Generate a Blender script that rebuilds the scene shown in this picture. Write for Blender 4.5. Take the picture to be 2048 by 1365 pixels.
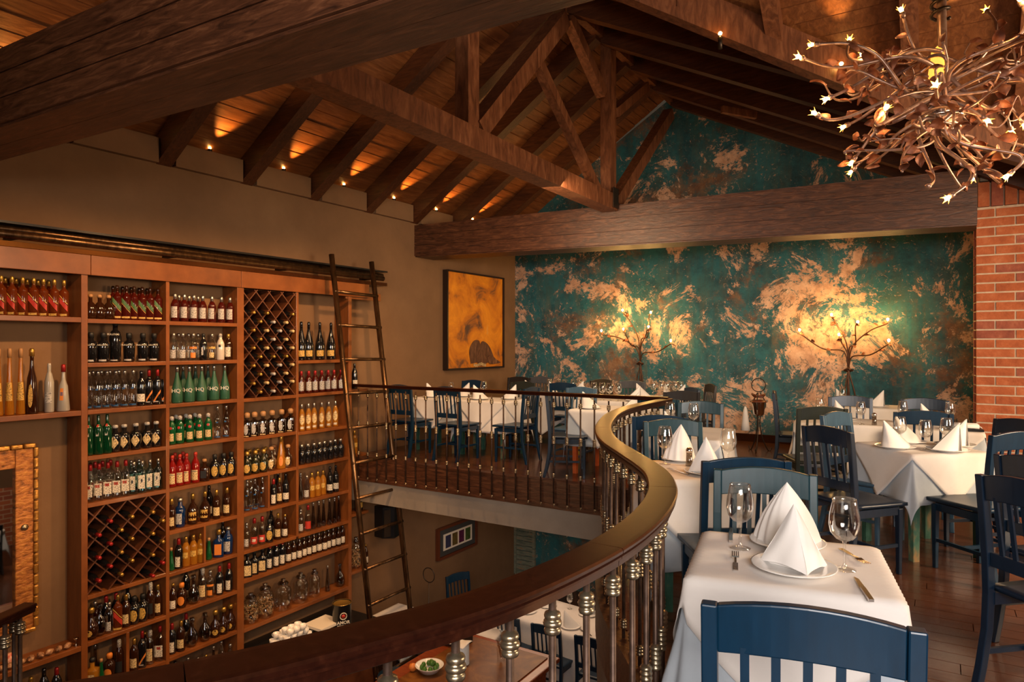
import bpy, math, random
from mathutils import Vector, Matrix
random.seed(7)
PI = math.pi
for o in list(bpy.data.objects): bpy.data.objects.remove(o)
SC = bpy.context.scene; COL = SC.collection
# ---------------------------------------------------------------- camera (world: Y runs along the bar wall, X towards the brick pier, z=0 mezzanine floor)
FPX = 1355.0; HOR = 690.0; EYE = 1.5
YAW = math.atan(851/1355.)
cd = bpy.data.cameras.new('camera'); cam = bpy.data.objects.new('camera', cd); COL.objects.link(cam); SC.camera = cam
cam.location = (0, 0, EYE); cam.rotation_euler = (PI/2, 0, YAW)
cd.sensor_width = 36; cd.lens = FPX/2048*36; cd.shift_y = (HOR-682.5)/2048; cd.clip_start = 0.05
# ---------------------------------------------------------------- world, exposure, large lights
W = bpy.data.worlds.new('world'); SC.world = W; W.use_nodes = True
W.node_tree.nodes['Background'].inputs[0].default_value = (1.0, .72, .48, 1); W.node_tree.nodes['Background'].inputs[1].default_value = .04
vs = SC.view_settings; vs.view_transform = 'Standard'; vs.look = 'None'; vs.exposure = 0.35; vs.gamma = 1; vs.use_curve_mapping = False
def lamp(name, kind, loc, power, color, target=None, **kw):
    d = bpy.data.lights.new(name, kind); d.energy = power; d.color = color
    for k, v in kw.items(): setattr(d, k, v)
    o = bpy.data.objects.new(name, d); COL.objects.link(o); o.location = loc
    if target is not None: o.rotation_euler = (Vector(target)-Vector(loc)).to_track_quat('-Z', 'Y').to_euler()
    return o
WARM = (1, .55, .22); SOFT = (1, .74, .5); DAY = (.93, .95, 1)
lamp('window_light_right', 'AREA', (3.6, 5.0, 2.0), 270, (1, .72, .46), (-.5, 6.2, .7), shape='RECTANGLE', size=1.6, size_y=1.5)
lamp('rear_fill', 'AREA', (1.6, -2.2, 2.4), 66, (1, .90, .84), (-.6, 3.0, .3), shape='RECTANGLE', size=2.2, size_y=1.6, spread=1.5)  # unseen soft fill added behind the camera to brighten the nearest table
for _y in (2.7, 4.1, 5.5): lamp('bar_spot', 'SPOT', (-4.5, _y, 3.05), 150, (1, .53, .22), (-6.6, _y+.2, -.2), spot_size=1.9, spot_blend=.7, shadow_soft_size=.05)
for _y in (3.2, 5.2): lamp('bar_spot_low', 'SPOT', (-4.3, _y, .2), 55, (1, .58, .27), (-6.6, _y+.2, -1.3), spot_size=1.9, spot_blend=.8, shadow_soft_size=.06)
lamp('rail_glow_fill', 'SPOT', (-2.0, 4.9, 2.7), 120, (1, .42, .08), (-1.75, 4.0, .97), spot_size=.6, spot_blend=.9, shadow_soft_size=.25)  # added light without a fixture, gives the handrail its orange glow
lamp('rear_beam_fill', 'AREA', (-.2, -2.4, 2.0), 26, (1, .84, .70), (-2.4, 2.0, 3.2), shape='RECTANGLE', size=1.6, size_y=.8, spread=1.3)  # added uplight from behind the camera, brightens the foreground tie beam
lamp('dining_light', 'AREA', (-3.6, 6.4, 3.0), 55, (1, .66, .38), (-4.2, 8.8, .4), shape='RECTANGLE', size=1.4, size_y=1.0)  # unseen warm fill added for general glow over the balcony tables
lamp('lower_light', 'AREA', (-4.4, 7.9, -.62), 20, (1, .66, .42), (-4.4, 8.0, -3), shape='RECTANGLE', size=2.0, size_y=1.4)
lamp('lower_bar_light', 'POINT', (-4.4, 4.6, -.3), 9, (1, .6, .3), shadow_soft_size=.15)

# ---------------------------------------------------------------- materials
M = {}
def C4(c): return (c[0], c[1], c[2], 1)
def mat(name, col=(.8, .8, .8), rough=.5, metal=0., ramp=None, scale=5., stretch=(1, 1, 1), detail=6., dist=0., bump=0., bscale=None, emit=None, estr=0., coat=0., spec=None, rot=(0, 0, 0), seedoff=True):
    m = bpy.data.materials.new(name); m.use_nodes = True; nt = m.node_tree; b = nt.nodes['Principled BSDF']
    b.inputs['Base Color'].default_value = C4(col); b.inputs['Roughness'].default_value = rough; b.inputs['Metallic'].default_value = metal
    if coat: b.inputs['Coat Weight'].default_value = coat; b.inputs['Coat Roughness'].default_value = .12
    if spec is not None: b.inputs['Specular IOR Level'].default_value = spec
    if emit: b.inputs['Emission Color'].default_value = C4(emit); b.inputs['Emission Strength'].default_value = estr
    if ramp or bump:
        tc = nt.nodes.new('ShaderNodeTexCoord'); mp = nt.nodes.new('ShaderNodeMapping'); mp.inputs['Scale'].default_value = stretch; mp.inputs['Rotation'].default_value = rot
        nt.links.new(tc.outputs['Object'], mp.inputs['Vector'])
        if seedoff:
            oi = nt.nodes.new('ShaderNodeObjectInfo'); ml = nt.nodes.new('ShaderNodeMath'); ml.operation = 'MULTIPLY'; ml.inputs[1].default_value = 37
            nt.links.new(oi.outputs['Random'], ml.inputs[0]); nt.links.new(ml.outputs[0], mp.inputs['Location'])
        n = nt.nodes.new('ShaderNodeTexNoise'); n.inputs['Scale'].default_value = scale; n.inputs['Detail'].default_value = detail; n.inputs['Roughness'].default_value = .62; n.inputs['Distortion'].default_value = dist
        nt.links.new(mp.outputs[0], n.inputs['Vector'])
        if ramp:
            r = nt.nodes.new('ShaderNodeValToRGB'); e = r.color_ramp.elements
            while len(e) < len(ramp): e.new(.5)
            for i, (p, c) in enumerate(ramp): e[i].position = p; e[i].color = C4(c)
            nt.links.new(n.outputs['Fac'], r.inputs[0]); nt.links.new(r.outputs[0], b.inputs['Base Color'])
        if bump:
            bn = nt.nodes.new('ShaderNodeBump'); bn.inputs['Strength'].default_value = bump; bn.inputs['Distance'].default_value = .02
            src = n
            if bscale:
                src = nt.nodes.new('ShaderNodeTexNoise'); src.inputs['Scale'].default_value = bscale; src.inputs['Detail'].default_value = 4; nt.links.new(mp.outputs[0], src.inputs['Vector'])
            nt.links.new(src.outputs['Fac'], bn.inputs['Height']); nt.links.new(bn.outputs[0], b.inputs['Normal'])
    M[name] = m; return m
def liquid(name, col, tint, k=.5, rough=.08):
    m = mat(name, col, rough, coat=.6, spec=.7); nt = m.node_tree; N = nt.nodes; t = N.new('ShaderNodeBsdfTransparent'); t.inputs[0].default_value = C4(tint)
    mx = N.new('ShaderNodeMixShader'); mx.inputs[0].default_value = k; nt.links.new(N['Principled BSDF'].outputs[0], mx.inputs[1]); nt.links.new(t.outputs[0], mx.inputs[2]); nt.links.new(mx.outputs[0], N['Material Output'].inputs[0]); return m
def glass(name, tint=(1, 1, 1), gl=.10, edge=.55):
    m = bpy.data.materials.new(name); m.use_nodes = True; nt = m.node_tree; N = nt.nodes; N.remove(N['Principled BSDF'])
    t = N.new('ShaderNodeBsdfTransparent'); t.inputs[0].default_value = C4(tint)
    g = N.new('ShaderNodeBsdfGlossy'); g.inputs['Roughness'].default_value = .03; g.inputs[0].default_value = (1, 1, 1, 1)
    lw = N.new('ShaderNodeLayerWeight'); lw.inputs[0].default_value = .35
    mr = N.new('ShaderNodeMapRange'); mr.inputs['To Min'].default_value = gl*.5; mr.inputs['To Max'].default_value = edge
    mx = N.new('ShaderNodeMixShader'); nt.links.new(lw.outputs['Facing'], mr.inputs[0]); nt.links.new(mr.outputs[0], mx.inputs[0])
    nt.links.new(t.outputs[0], mx.inputs[1]); nt.links.new(g.outputs[0], mx.inputs[2]); nt.links.new(mx.outputs[0], N['Material Output'].inputs[0])
    M[name] = m; return m
W1, W2, W3 = (.026, .009, .004), (.075, .026, .011), (.165, .064, .028)
mat('beam_x', rough=.42, ramp=[(.3, W1), (.52, W2), (.75, W3)], scale=3.2, stretch=(1.2, 9, 9), dist=1.2, bump=.25)
mat('beam_y', rough=.42, ramp=[(.3, W1), (.52, W2), (.75, W3)], scale=3.2, stretch=(9, 1.2, 9), dist=1.2, bump=.25)
mat('truss', rough=.45, ramp=[(.3, (.075, .024, .009)), (.52, (.17, .06, .024)), (.75, (.28, .115, .05))], scale=3, stretch=(6, 6, 1.5), dist=.8, bump=.2)
mat('rafter', rough=.45, ramp=[(.3, (.04, .012, .0045)), (.55, (.085, .027, .009)), (.8, (.14, .05, .018))], scale=4, stretch=(1.2, 9, 9), dist=.6, bump=.15)
mat('board', rough=.4, ramp=[(.25, (.09, .028, .008)), (.5, (.17, .058, .017)), (.75, (.28, .11, .036))], scale=3, stretch=(8, 1, 8), dist=.8, bump=.12)
mat('shelf_wood', rough=.34, ramp=[(.25, (.13, .038, .009)), (.5, (.205, .062, .014)), (.8, (.29, .095, .023))], scale=2.5, stretch=(6, 1.3, 1.3), bump=.05, coat=.25)
mat('rack_wood', rough=.45, ramp=[(.3, (.07, .020, .008)), (.7, (.14, .045, .016))], scale=6, bump=.08)
mat('plaster', rough=.85, ramp=[(.25, (.160, .085, .038)), (.5, (.20, .108, .050)), (.75, (.24, .135, .064))], scale=1.1, bump=.18, bscale=14, seedoff=False)
mat('plaster_grey', rough=.8, ramp=[(.3, (.22, .185, .15)), (.7, (.30, .255, .205))], scale=2, bump=.08, bscale=20)
mat('floor_wood', rough=.27, ramp=[(.25, (.04, .013, .006)), (.5, (.08, .028, .013)), (.78, (.13, .05, .024))], scale=4, stretch=(1, 12, 1), dist=.7, bump=.06, coat=.3)
mat('rail_wood', rough=.30, ramp=[(.3, (.010, .003, .0025)), (.55, (.020, .0055, .0035)), (.8, (.042, .012, .006))], scale=40, stretch=(1, 1, 1), dist=.4, bump=.01, spec=.9)
M['rail_wood'].node_tree.nodes['Principled BSDF'].inputs['Specular Tint'].default_value = (1, .40, .09, 1)  # orange lamp light on the rail is put into its sheen colour
mat('rod', (.12, .07, .045), .5, .6, ramp=[(.3, (.045, .024, .016)), (.7, (.11, .066, .045))], scale=30)
mat('brass', (.42, .33, .2), .28, .9, ramp=[(.3, (.28, .22, .14)), (.7, (.52, .43, .29))], scale=40, bump=.1)
mat('ladder_metal', (.22, .12, .05), .3, .85, ramp=[(.3, (.05, .025, .012)), (.7, (.20, .11, .05))], scale=8, stretch=(3, 3, .6))
mat('dark_metal', (.05, .035, .025), .4, .7)
mat('black', (.008, .008, .009), .3)
mat('chrome', (.8, .78, .74), .12, 1.)
mat('silver', (.62, .56, .5), .22, 1.)
mat('cloth_white', rough=.85, ramp=[(.3, (.70, .655, .615)), (.7, (.80, .755, .71))], scale=3, bump=.10, bscale=9)
mat('cloth_grey', rough=.85, ramp=[(.3, (.38, .43, .48)), (.7, (.48, .53, .58))], scale=3, bump=.1, bscale=9)
mat('napkin', (.80, .77, .73), .85, bump=.06, scale=12)
mat('china', (.86, .84, .80), .15, coat=.4)
def paint(n, c): mat(n, rough=.36, ramp=[(.2, tuple(x*.75 for x in c)), (.8, tuple(x*1.2 for x in c))], scale=6, stretch=(6, 6, 1), coat=.10, spec=.4)
paint('paint_blue', (.002, .022, .050)); paint('paint_teal', (.008, .040, .054)); paint('paint_navy', (.005, .014, .030)); paint('paint_dark', (.020, .016, .014)); paint('paint_olive', (.022, .026, .020)); paint('paint_grey', (.085, .09, .10)); paint('paint_steel', (.05, .10, .15))
mat('leg_green', rough=.5, ramp=[(.35, (.015, .075, .05)), (.52, (.05, .16, .11)), (.66, (.34, .20, .08))], scale=5, stretch=(2, 2, .8), bump=.1)
mat('leg_orange', rough=.5, ramp=[(.3, (.5, .07, .01)), (.7, (.65, .14, .03))], scale=6)
mat('leg_yellow', rough=.5, ramp=[(.3, (.28, .2, .02)), (.7, (.42, .3, .05))], scale=6)
mat('brick_a', rough=.85, ramp=[(.25, (.32, .075, .025)), (.55, (.48, .13, .045)), (.8, (.60, .22, .10))], scale=7, bump=.5, bscale=35)
mat('brick_b', rough=.85, ramp=[(.25, (.22, .055, .035)), (.55, (.36, .10, .055)), (.8, (.50, .19, .10))], scale=9, bump=.5, bscale=35)
mat('mortar', rough=.95, ramp=[(.3, (.50, .38, .26)), (.7, (.68, .54, .40))], scale=14, bump=.3)
mat('copper', rough=.5, metal=.55, ramp=[(.3, (.06, .022, .010)), (.6, (.14, .06, .03)), (.8, (.24, .10, .045))], scale=25, bump=.2)
mat('leaf', rough=.55, metal=.35, ramp=[(.3, (.09, .025, .010)), (.5, (.24, .08, .035)), (.75, (.45, .24, .16))], scale=9, bump=.3)
mat('vine', (.26, .15, .10), .36, .7, ramp=[(.3, (.20, .11, .08)), (.7, (.50, .34, .27))], scale=20)
mat('bulb', (1, .8, .4), emit=(1, .50, .12), estr=60)
mat('petal', (1, .6, .2), emit=(1, .30, .03), estr=7)
mat('sconce_bulb', (1, .8, .4), emit=(1, .60, .2), estr=90)
mat('spot_face', (1, .8, .4), emit=(1, .5, .12), estr=60)
mat('mirror', (.9, .9, .9), .02, 1.)
mat('gold_frame', rough=.35, metal=.4, ramp=[(.3, (.10, .035, .008)), (.5, (.40, .14, .03)), (.75, (.6, .28, .06))], scale=14, stretch=(1, 1, 2), bump=.4)
mat('gold_carved', rough=.3, metal=.6, ramp=[(.3, (.18, .07, .01)), (.7, (.7, .36, .08))], scale=10, bump=.4)
mat('frame_dark', (.02, .010, .007), .35)
mat('frame_brown', (.13, .035, .014), .35)
mat('slate', (.055, .055, .055), .5)
mat('paper', (.8, .72, .6), .7)
mat('shutter', rough=.7, ramp=[(.35, (.10, .13, .10)), (.55, (.22, .24, .18)), (.7, (.28, .16, .08))], scale=5, stretch=(1, 1, 5))
mat('bar_wood', rough=.25, ramp=[(.3, (.16, .03, .012)), (.7, (.3, .07, .02))], scale=4, stretch=(1, 6, 6), coat=.5)
mat('bar_top', rough=.4, ramp=[(.3, (.09, .025, .006)), (.55, (.17, .06, .012)), (.8, (.34, .15, .025))], scale=3, dist=1.5, coat=.08)
mat('lime', (.05, .15, .015), .4); mat('orange', (.7, .22, .04), .45)
mat('dark_recess', (.03, .022, .017), .9)
glass('glass', (.97, .97, .96), .10, .62)
# distressed teal wall
YBW = 10.86
def teal():
    m = bpy.data.materials.new('teal_wall'); m.use_nodes = True; nt = m.node_tree; N = nt.nodes; L = nt.links; b = N['Principled BSDF']; b.inputs['Roughness'].default_value = .7
    tc = N.new('ShaderNodeTexCoord')
    def noise(scale, detail=8, rough=.6, dist=0, st=(1, 1, 1), loc=(0, 0, 0)):
        mp = N.new('ShaderNodeMapping'); mp.inputs['Scale'].default_value = st; mp.inputs['Location'].default_value = loc; L.new(tc.outputs['Object'], mp.inputs[0])
        n = N.new('ShaderNodeTexNoise'); n.inputs['Scale'].default_value = scale; n.inputs['Detail'].default_value = detail; n.inputs['Roughness'].default_value = rough; n.inputs['Distortion'].default_value = dist; L.new(mp.outputs[0], n.inputs['Vector']); return n.outputs['Fac']
    def ramp(src, st):
        r = N.new('ShaderNodeValToRGB'); e = r.color_ramp.elements
        while len(e) < len(st): e.new(.5)
        for i, (p, c) in enumerate(st): e[i].position = p; e[i].color = C4(c if isinstance(c, tuple) else (c, c, c))
        L.new(src, r.inputs[0]); return r.outputs[0]
    def mix(f, a, c):
        x = N.new('ShaderNodeMix'); x.data_type = 'RGBA'; L.new(f, x.inputs[0]); L.new(a, x.inputs[6]); L.new(c, x.inputs[7]); return x.outputs[2]
    def mul(a, c):
        x = N.new('ShaderNodeMath'); x.operation = 'MULTIPLY'; L.new(a, x.inputs[0]); L.new(c, x.inputs[1]); return x.outputs[0]
    base = ramp(noise(1.7, 12, .75), [(.30, (.005, .026, .034)), (.42, (.010, .080, .105)), (.55, (.020, .145, .175)), (.68, (.03, .095, .10))])
    base = mix(ramp(noise(3, 6, .6, st=(3, 3, .35)), [(.45, 0.), (.7, .55)]), base, ramp(noise(2, 4), [(.4, (.05, .07, .045)), (.6, (.13, .12, .07))]))
    br = ramp(noise(.75, 12, .74, .3, loc=(3.1, 0, 1.7)), [(.52, 0.), (.60, .85)])
    base = mix(br, base, ramp(noise(3, 8, .7), [(.35, (.08, .032, .014)), (.5, (.20, .085, .035)), (.65, (.32, .18, .09))]))
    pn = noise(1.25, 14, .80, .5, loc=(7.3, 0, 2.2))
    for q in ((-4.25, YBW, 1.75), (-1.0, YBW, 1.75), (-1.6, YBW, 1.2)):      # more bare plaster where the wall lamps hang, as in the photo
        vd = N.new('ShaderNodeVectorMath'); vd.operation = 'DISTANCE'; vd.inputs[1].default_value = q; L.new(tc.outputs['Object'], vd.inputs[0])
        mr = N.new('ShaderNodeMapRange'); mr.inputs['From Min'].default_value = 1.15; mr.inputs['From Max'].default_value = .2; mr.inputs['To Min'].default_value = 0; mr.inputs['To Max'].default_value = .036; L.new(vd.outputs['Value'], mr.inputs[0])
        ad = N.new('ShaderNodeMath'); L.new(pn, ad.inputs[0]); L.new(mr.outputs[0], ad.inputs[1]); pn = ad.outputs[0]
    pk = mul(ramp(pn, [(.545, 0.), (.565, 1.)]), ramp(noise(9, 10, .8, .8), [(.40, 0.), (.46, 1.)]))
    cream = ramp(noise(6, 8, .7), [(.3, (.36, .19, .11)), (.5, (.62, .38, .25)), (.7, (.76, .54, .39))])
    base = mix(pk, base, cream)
    sc = mul(ramp(noise(7, 12, .82, 2.6, loc=(1, 0, 4)), [(.575, 0.), (.60, .9)]), ramp(noise(1.6, 5, .6, loc=(5, 0, 1)), [(.40, 0.), (.52, 1.)]))
    base = mix(sc, base, cream)
    L.new(base, b.inputs['Base Color'])
    bn = N.new('ShaderNodeBump'); bn.inputs['Strength'].default_value = .35; bn.inputs['Distance'].default_value = .02; L.new(noise(12, 8, .7), bn.inputs['Height']); L.new(bn.outputs[0], b.inputs['Normal'])
    M['teal_wall'] = m
teal()
def brickfar():
    m = mat('brick_far', rough=.9); nt = m.node_tree; N = nt.nodes; tc = N.new('ShaderNodeTexCoord'); mp = N.new('ShaderNodeMapping'); mp.inputs['Rotation'].default_value = (0, PI/2, PI/2)
    b = N.new('ShaderNodeTexBrick'); b.inputs['Scale'].default_value = 1; b.inputs['Brick Width'].default_value = .30; b.inputs['Row Height'].default_value = .10; b.inputs['Mortar Size'].default_value = .008
    b.inputs['Color1'].default_value = (.42, .12, .045, 1); b.inputs['Color2'].default_value = (.28, .07, .035, 1); b.inputs['Mortar'].default_value = (.5, .38, .26, 1)
    sx = N.new('ShaderNodeSeparateXYZ'); cx = N.new('ShaderNodeCombineXYZ'); nt.links.new(tc.outputs['Object'], sx.inputs[0]); nt.links.new(sx.outputs['Y'], cx.inputs['X']); nt.links.new(sx.outputs['Z'], cx.inputs['Y'])
    nt.links.new(cx.outputs[0], b.inputs['Vector']); nt.links.new(b.outputs['Color'], N['Principled BSDF'].inputs['Base Color'])
brickfar()
def painting_mat():
    mat('canvas', rough=.6, ramp=[(.32, (.10, .05, .03)), (.43, (.55, .17, .008)), (.62, (.80, .30, .012)), (.74, (.5, .42, .2))], scale=1.9, dist=.8, bump=.3, bscale=20)
painting_mat()

# ---------------------------------------------------------------- geometry helpers
class MB:
    def __init__(s): s.v = []; s.f = []; s.sm = []
    def add(s, vs, fs, smooth=False, T=None):
        k = len(s.v); s.v += [tuple(T @ Vector(v)) if T else tuple(v) for v in vs]; s.f += [tuple(i+k for i in f) for f in fs]; s.sm += [smooth]*len(fs); return s
    def box(s, c, d, T=None, taper=None):
        x, y, z = d[0]/2, d[1]/2, d[2]/2; t = taper or (1, 1)
        vs = [(c[0]+i*x*(t[0] if k < 0 else 1), c[1]+j*y*(t[1] if k < 0 else 1), c[2]+k*z) for k in (-1, 1) for j in (-1, 1) for i in (-1, 1)]
        return s.add(vs, [(0, 2, 3, 1), (4, 5, 7, 6), (0, 1, 5, 4), (2, 6, 7, 3), (0, 4, 6, 2), (1, 3, 7, 5)], False, T)
    def hexa(s, p): return s.add(p, [(0, 3, 2, 1), (4, 5, 6, 7), (0, 1, 5, 4), (1, 2, 6, 5), (2, 3, 7, 6), (3, 0, 4, 7)])
    def bar(s, a, b, w, h, up=(0, 0, 1)):     # rectangular bar from a to b; h measured along up side
        a, b = Vector(a), Vector(b); d = (b-a).normalized(); u = Vector(up); u = (u-d*u.dot(d)).normalized(); r = d.cross(u)
        P = [q+r*(i*w/2)+u*(j*h/2) for q in (a, b) for i, j in ((-1, -1), (1, -1), (1, 1), (-1, 1))]
        return s.add(P, [(0, 1, 2, 3), (7, 6, 5, 4), (0, 4, 5, 1), (1, 5, 6, 2), (2, 6, 7, 3), (3, 7, 4, 0)])
    def lathe(s, prof, n=16, c=(0, 0, 0), T=None, cap=True):
        vs = []; fs = []
        for r, z in prof:
            for i in range(n): a = 2*PI*i/n; vs.append((c[0]+r*math.cos(a), c[1]+r*math.sin(a), c[2]+z))
        for j in range(len(prof)-1):
            for i in range(n): k = (i+1) % n; fs.append((j*n+i, j*n+k, (j+1)*n+k, (j+1)*n+i))
        if cap:
            if prof[0][0] > 1e-4: fs.append(tuple(range(n-1, -1, -1)))
            if prof[-1][0] > 1e-4: fs.append(tuple((len(prof)-1)*n+i for i in range(n)))
        return s.add(vs, fs, True, T)
    def tube(s, pts, r, n=8, closed=False):
        pts = [Vector(p) for p in pts]; R = r if isinstance(r, (list, tuple)) else [r]*len(pts); vs = []; fs = []; m = len(pts)
        u = None
        for i, p in enumerate(pts):
            if closed: d = pts[(i+1) % m]-pts[i-1]
            else: d = pts[min(i+1, m-1)]-pts[max(i-1, 0)]
            d.normalize()
            if u is None: u = Vector((0, 0, 1)) if abs(d.z) < .9 else Vector((1, 0, 0))
            u = (u-d*u.dot(d)).normalized(); w = d.cross(u)
            for k in range(n): a = 2*PI*k/n; vs.append(p+(u*math.cos(a)+w*math.sin(a))*R[i])
        for i in range(m if closed else m-1):
            j = (i+1) % m
            for k in range(n): q = (k+1) % n; fs.append((i*n+k, i*n+q, j*n+q, j*n+k))
        if not closed: fs += [tuple(range(n-1, -1, -1)), tuple((m-1)*n+k for k in range(n))]
        return s.add(vs, fs, True)
    def sweep(s, pts, prof, smooth=False):     # horizontal path, profile in (side, z)
        pts = [Vector(p) for p in pts]; m = len(pts); n = len(prof); vs = []; fs = []
        for i, p in enumerate(pts):
            d = pts[min(i+1, m-1)]-pts[max(i-1, 0)]; d.z = 0; d.normalize(); w = Vector((d.y, -d.x, 0))
            for a, b in prof: vs.append(p+w*a+Vector((0, 0, b)))
        for i in range(m-1):
            for k in range(n): q = (k+1) % n; fs.append((i*n+k, (i+1)*n+k, (i+1)*n+q, i*n+q))
        fs += [tuple(range(n)), tuple((m-1)*n+k for k in range(n-1, -1, -1))]
        return s.add(vs, fs, smooth)
    def grid(s, fn, nu, nv, smooth=True):
        vs = [fn(i/nu, j/nv) for j in range(nv+1) for i in range(nu+1)]
        return s.add(vs, [(j*(nu+1)+i, j*(nu+1)+i+1, (j+1)*(nu+1)+i+1, (j+1)*(nu+1)+i) for j in range(nv) for i in range(nu)], smooth)
    def poly(s, pts, z0, z1):
        n = len(pts); return s.add([(x, y, z0) for x, y in pts]+[(x, y, z1) for x, y in pts], [tuple(range(n-1, -1, -1)), tuple(range(n, 2*n))]+[(i, (i+1) % n, (i+1) % n+n, i+n) for i in range(n)])
    def mesh(s, name, material):
        me = bpy.data.meshes.new(name); me.from_pydata(s.v, [], s.f); me.polygons.foreach_set('use_smooth', s.sm); me.update()
        if material: me.materials.append(M[material] if isinstance(material, str) else material)
        return me
    def build(s, name, material, parent=None, **kw): return obj(name, s.mesh(name, material), parent, **kw)
def obj(name, me, parent=None, loc=None, rot=None, label=None, cat=None, group=None, kind=None, bevel=0, solid=0):
    o = bpy.data.objects.new(name, me); COL.objects.link(o); o.parent = parent
    if loc is not None: o.location = loc
    if rot is not None: o.rotation_euler = rot if hasattr(rot, '__len__') else (0, 0, rot)
    tag(o, label, cat, group, kind)
    if solid: md = o.modifiers.new('solid', 'SOLIDIFY'); md.thickness = solid; md.offset = 0
    if bevel: md = o.modifiers.new('bevel', 'BEVEL'); md.width = bevel; md.segments = 2; md.limit_method = 'ANGLE'
    return o
def tag(o, label=None, cat=None, group=None, kind=None):
    for k, v in (('label', label), ('category', cat), ('group', group), ('kind', kind)):
        if v: o[k] = v
def thing(name, label, cat, loc=(0, 0, 0), rot=0, group=None, kind=None): return obj(name, None, None, loc, rot, label, cat, group, kind)
def dup(o, loc=None, rot=None, parent=None, label=None, group=None):
    def rec(a, par):
        c = a.copy(); COL.objects.link(c); c.parent = par
        for ch in a.children: rec(ch, c)
        return c
    r = rec(o, parent)
    if loc is not None: r.location = loc
    if rot is not None: r.rotation_euler = (0, 0, rot)
    if label: r['label'] = label
    if group: r['group'] = group
    return r
SIN, COS = math.sin(YAW), math.cos(YAW)
def onX(px, X):                               # Y on the plane x = X seen in image column px
    u = (px-1024)/FPX; return X/(-SIN+COS*u)*(COS+SIN*u)
def crom(P, n=8):
    out = []
    for i in range(len(P)-1):
        a, b, c, d = (Vector(P[max(i-1, 0)]), Vector(P[i]), Vector(P[i+1]), Vector(P[min(i+2, len(P)-1)]))
        for k in range(n):
            t = k/n; out.append(.5*((2*b)+(c-a)*t+(2*a-5*b+4*c-d)*t*t+(3*b-a-3*c+d)*t*t*t))
    out.append(Vector(P[-1])); return out
ORD = ['first', 'second', 'third', 'fourth', 'fifth', 'sixth', 'seventh', 'eighth', 'ninth', 'tenth', 'eleventh', 'twelfth', 'thirteenth', 'fourteenth', 'fifteenth', 'sixteenth', 'seventeenth', 'eighteenth', 'nineteenth', 'twentieth', 'twenty-first', 'twenty-second', 'twenty-third', 'twenty-fourth', 'twenty-fifth', 'twenty-sixth', 'twenty-seventh', 'twenty-eighth', 'twenty-ninth', 'thirtieth', 'thirty-first', 'thirty-second', 'thirty-third', 'thirty-fourth', 'thirty-fifth', 'thirty-sixth', 'thirty-seventh', 'thirty-eighth', 'thirty-ninth', 'fortieth']
# ================================================================ the setting
XW = -6.75; XF = -6.49; YB = 10.86; LOW = -2.9
SL, SR = .669, .50                               # roof slopes, left and right of the ridge at x=RX
RX, RZ = -3.68, 5.40                             # underside of rafters at the ridge
def zl(x): return RZ+SL*(x-RX)
def zr(x): return RZ-SR*(x-RX)
def struct(name, b, m, parent=None, **kw):
    return b.build(name, m, parent, kind=None if parent else 'structure', **kw)
wl = struct('wall_left', MB().box((XW-.1, 4.8, .45), (.2, 13.6, 6.7)), 'plaster')
for y in [.558+i*.984 for i in range(10)]:       # plaster blocks between the rafter feet
    MB().box((XW+.03, y, 3.475), (.08, .80, .25)).build('plaster_block', 'plaster', wl)
MB().box((XW+.012, 5, 3.385), (.05, 12, .025)).build('ledge', 'plaster', wl)
b = MB(); P = [(XW-.2, 0), (2.2, 0), (2.2, 3.0), (RX, RZ+.2), (XW-.2, 3.6)]
b.add([(x, YB, z) for x, z in P]+[(x, YB+.2, z) for x, z in P], [(4, 3, 2, 1, 0), (5, 6, 7, 8, 9)]+[(i, (i+1) % 5, (i+1) % 5+5, i+5) for i in range(5)])
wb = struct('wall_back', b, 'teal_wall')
MB().box((-1.5, YB-.012, .06), (7.6, .024, .12)).build('baseboard_back', 'rail_wood', None, kind='structure')
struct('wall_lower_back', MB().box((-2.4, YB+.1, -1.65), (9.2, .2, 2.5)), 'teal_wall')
wr_ = struct('wall_right', MB().box((3.9, 4, .8), (.2, 15, 7.6)), 'brick_far')
struct('wall_rear', MB().box((-1.5, -3.1, 1.5), (11, .2, 9)), 'plaster')
struct('floor_lower', MB().box((-1.5, 4, LOW-.05), (11, 15, .1)), 'floor_wood')
struct('ceiling_lower', MB().box((-2.3, 8.78, -.55), (8.9, 4.3, .06)), 'plaster_grey')
# mezzanine edge following the curved railing
RAIL = [(-1.75, -.35), (-1.5, .05), (-1.28, .32), (-1.1, .53), (-.985, .72), (-.895, .92), (-.82, 1.12), (-.775, 1.33), (-.748, 1.6), (-.75, 1.84), (-.778, 2.08), (-.83, 2.32), (-.9, 2.52), (-.99, 2.71), (-1.10, 2.88), (-1.225, 3.05), (-1.36, 3.23), (-1.50, 3.42), (-1.66, 3.68), (-1.82, 4.0), (-1.97, 4.38), (-2.11, 4.8), (-2.20, 5.2), (-2.25, 5.6), (-2.26, 6.0), (-2.26, 6.5)]
curve = crom([(x, y, 0) for x, y in RAIL], 5)
def xedge(y):                                    # left end of the floor at depth y
    for i in range(len(curve)-1):
        if curve[i].y <= y <= curve[i+1].y:
            t = (y-curve[i].y)/(curve[i+1].y-curve[i].y); return curve[i].x+(curve[i+1].x-curve[i].x)*t
    return XW if y > 6.5 else -1.7
fl = obj('floor_mezzanine', None, None, kind='structure')
MB().poly([(p.x, p.y) for p in curve]+[(3.78, 6.5), (3.78, -.35)], -.56, -.045).build('subfloor', 'plaster_grey', fl)
bw = .118; y = -1.5
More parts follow.
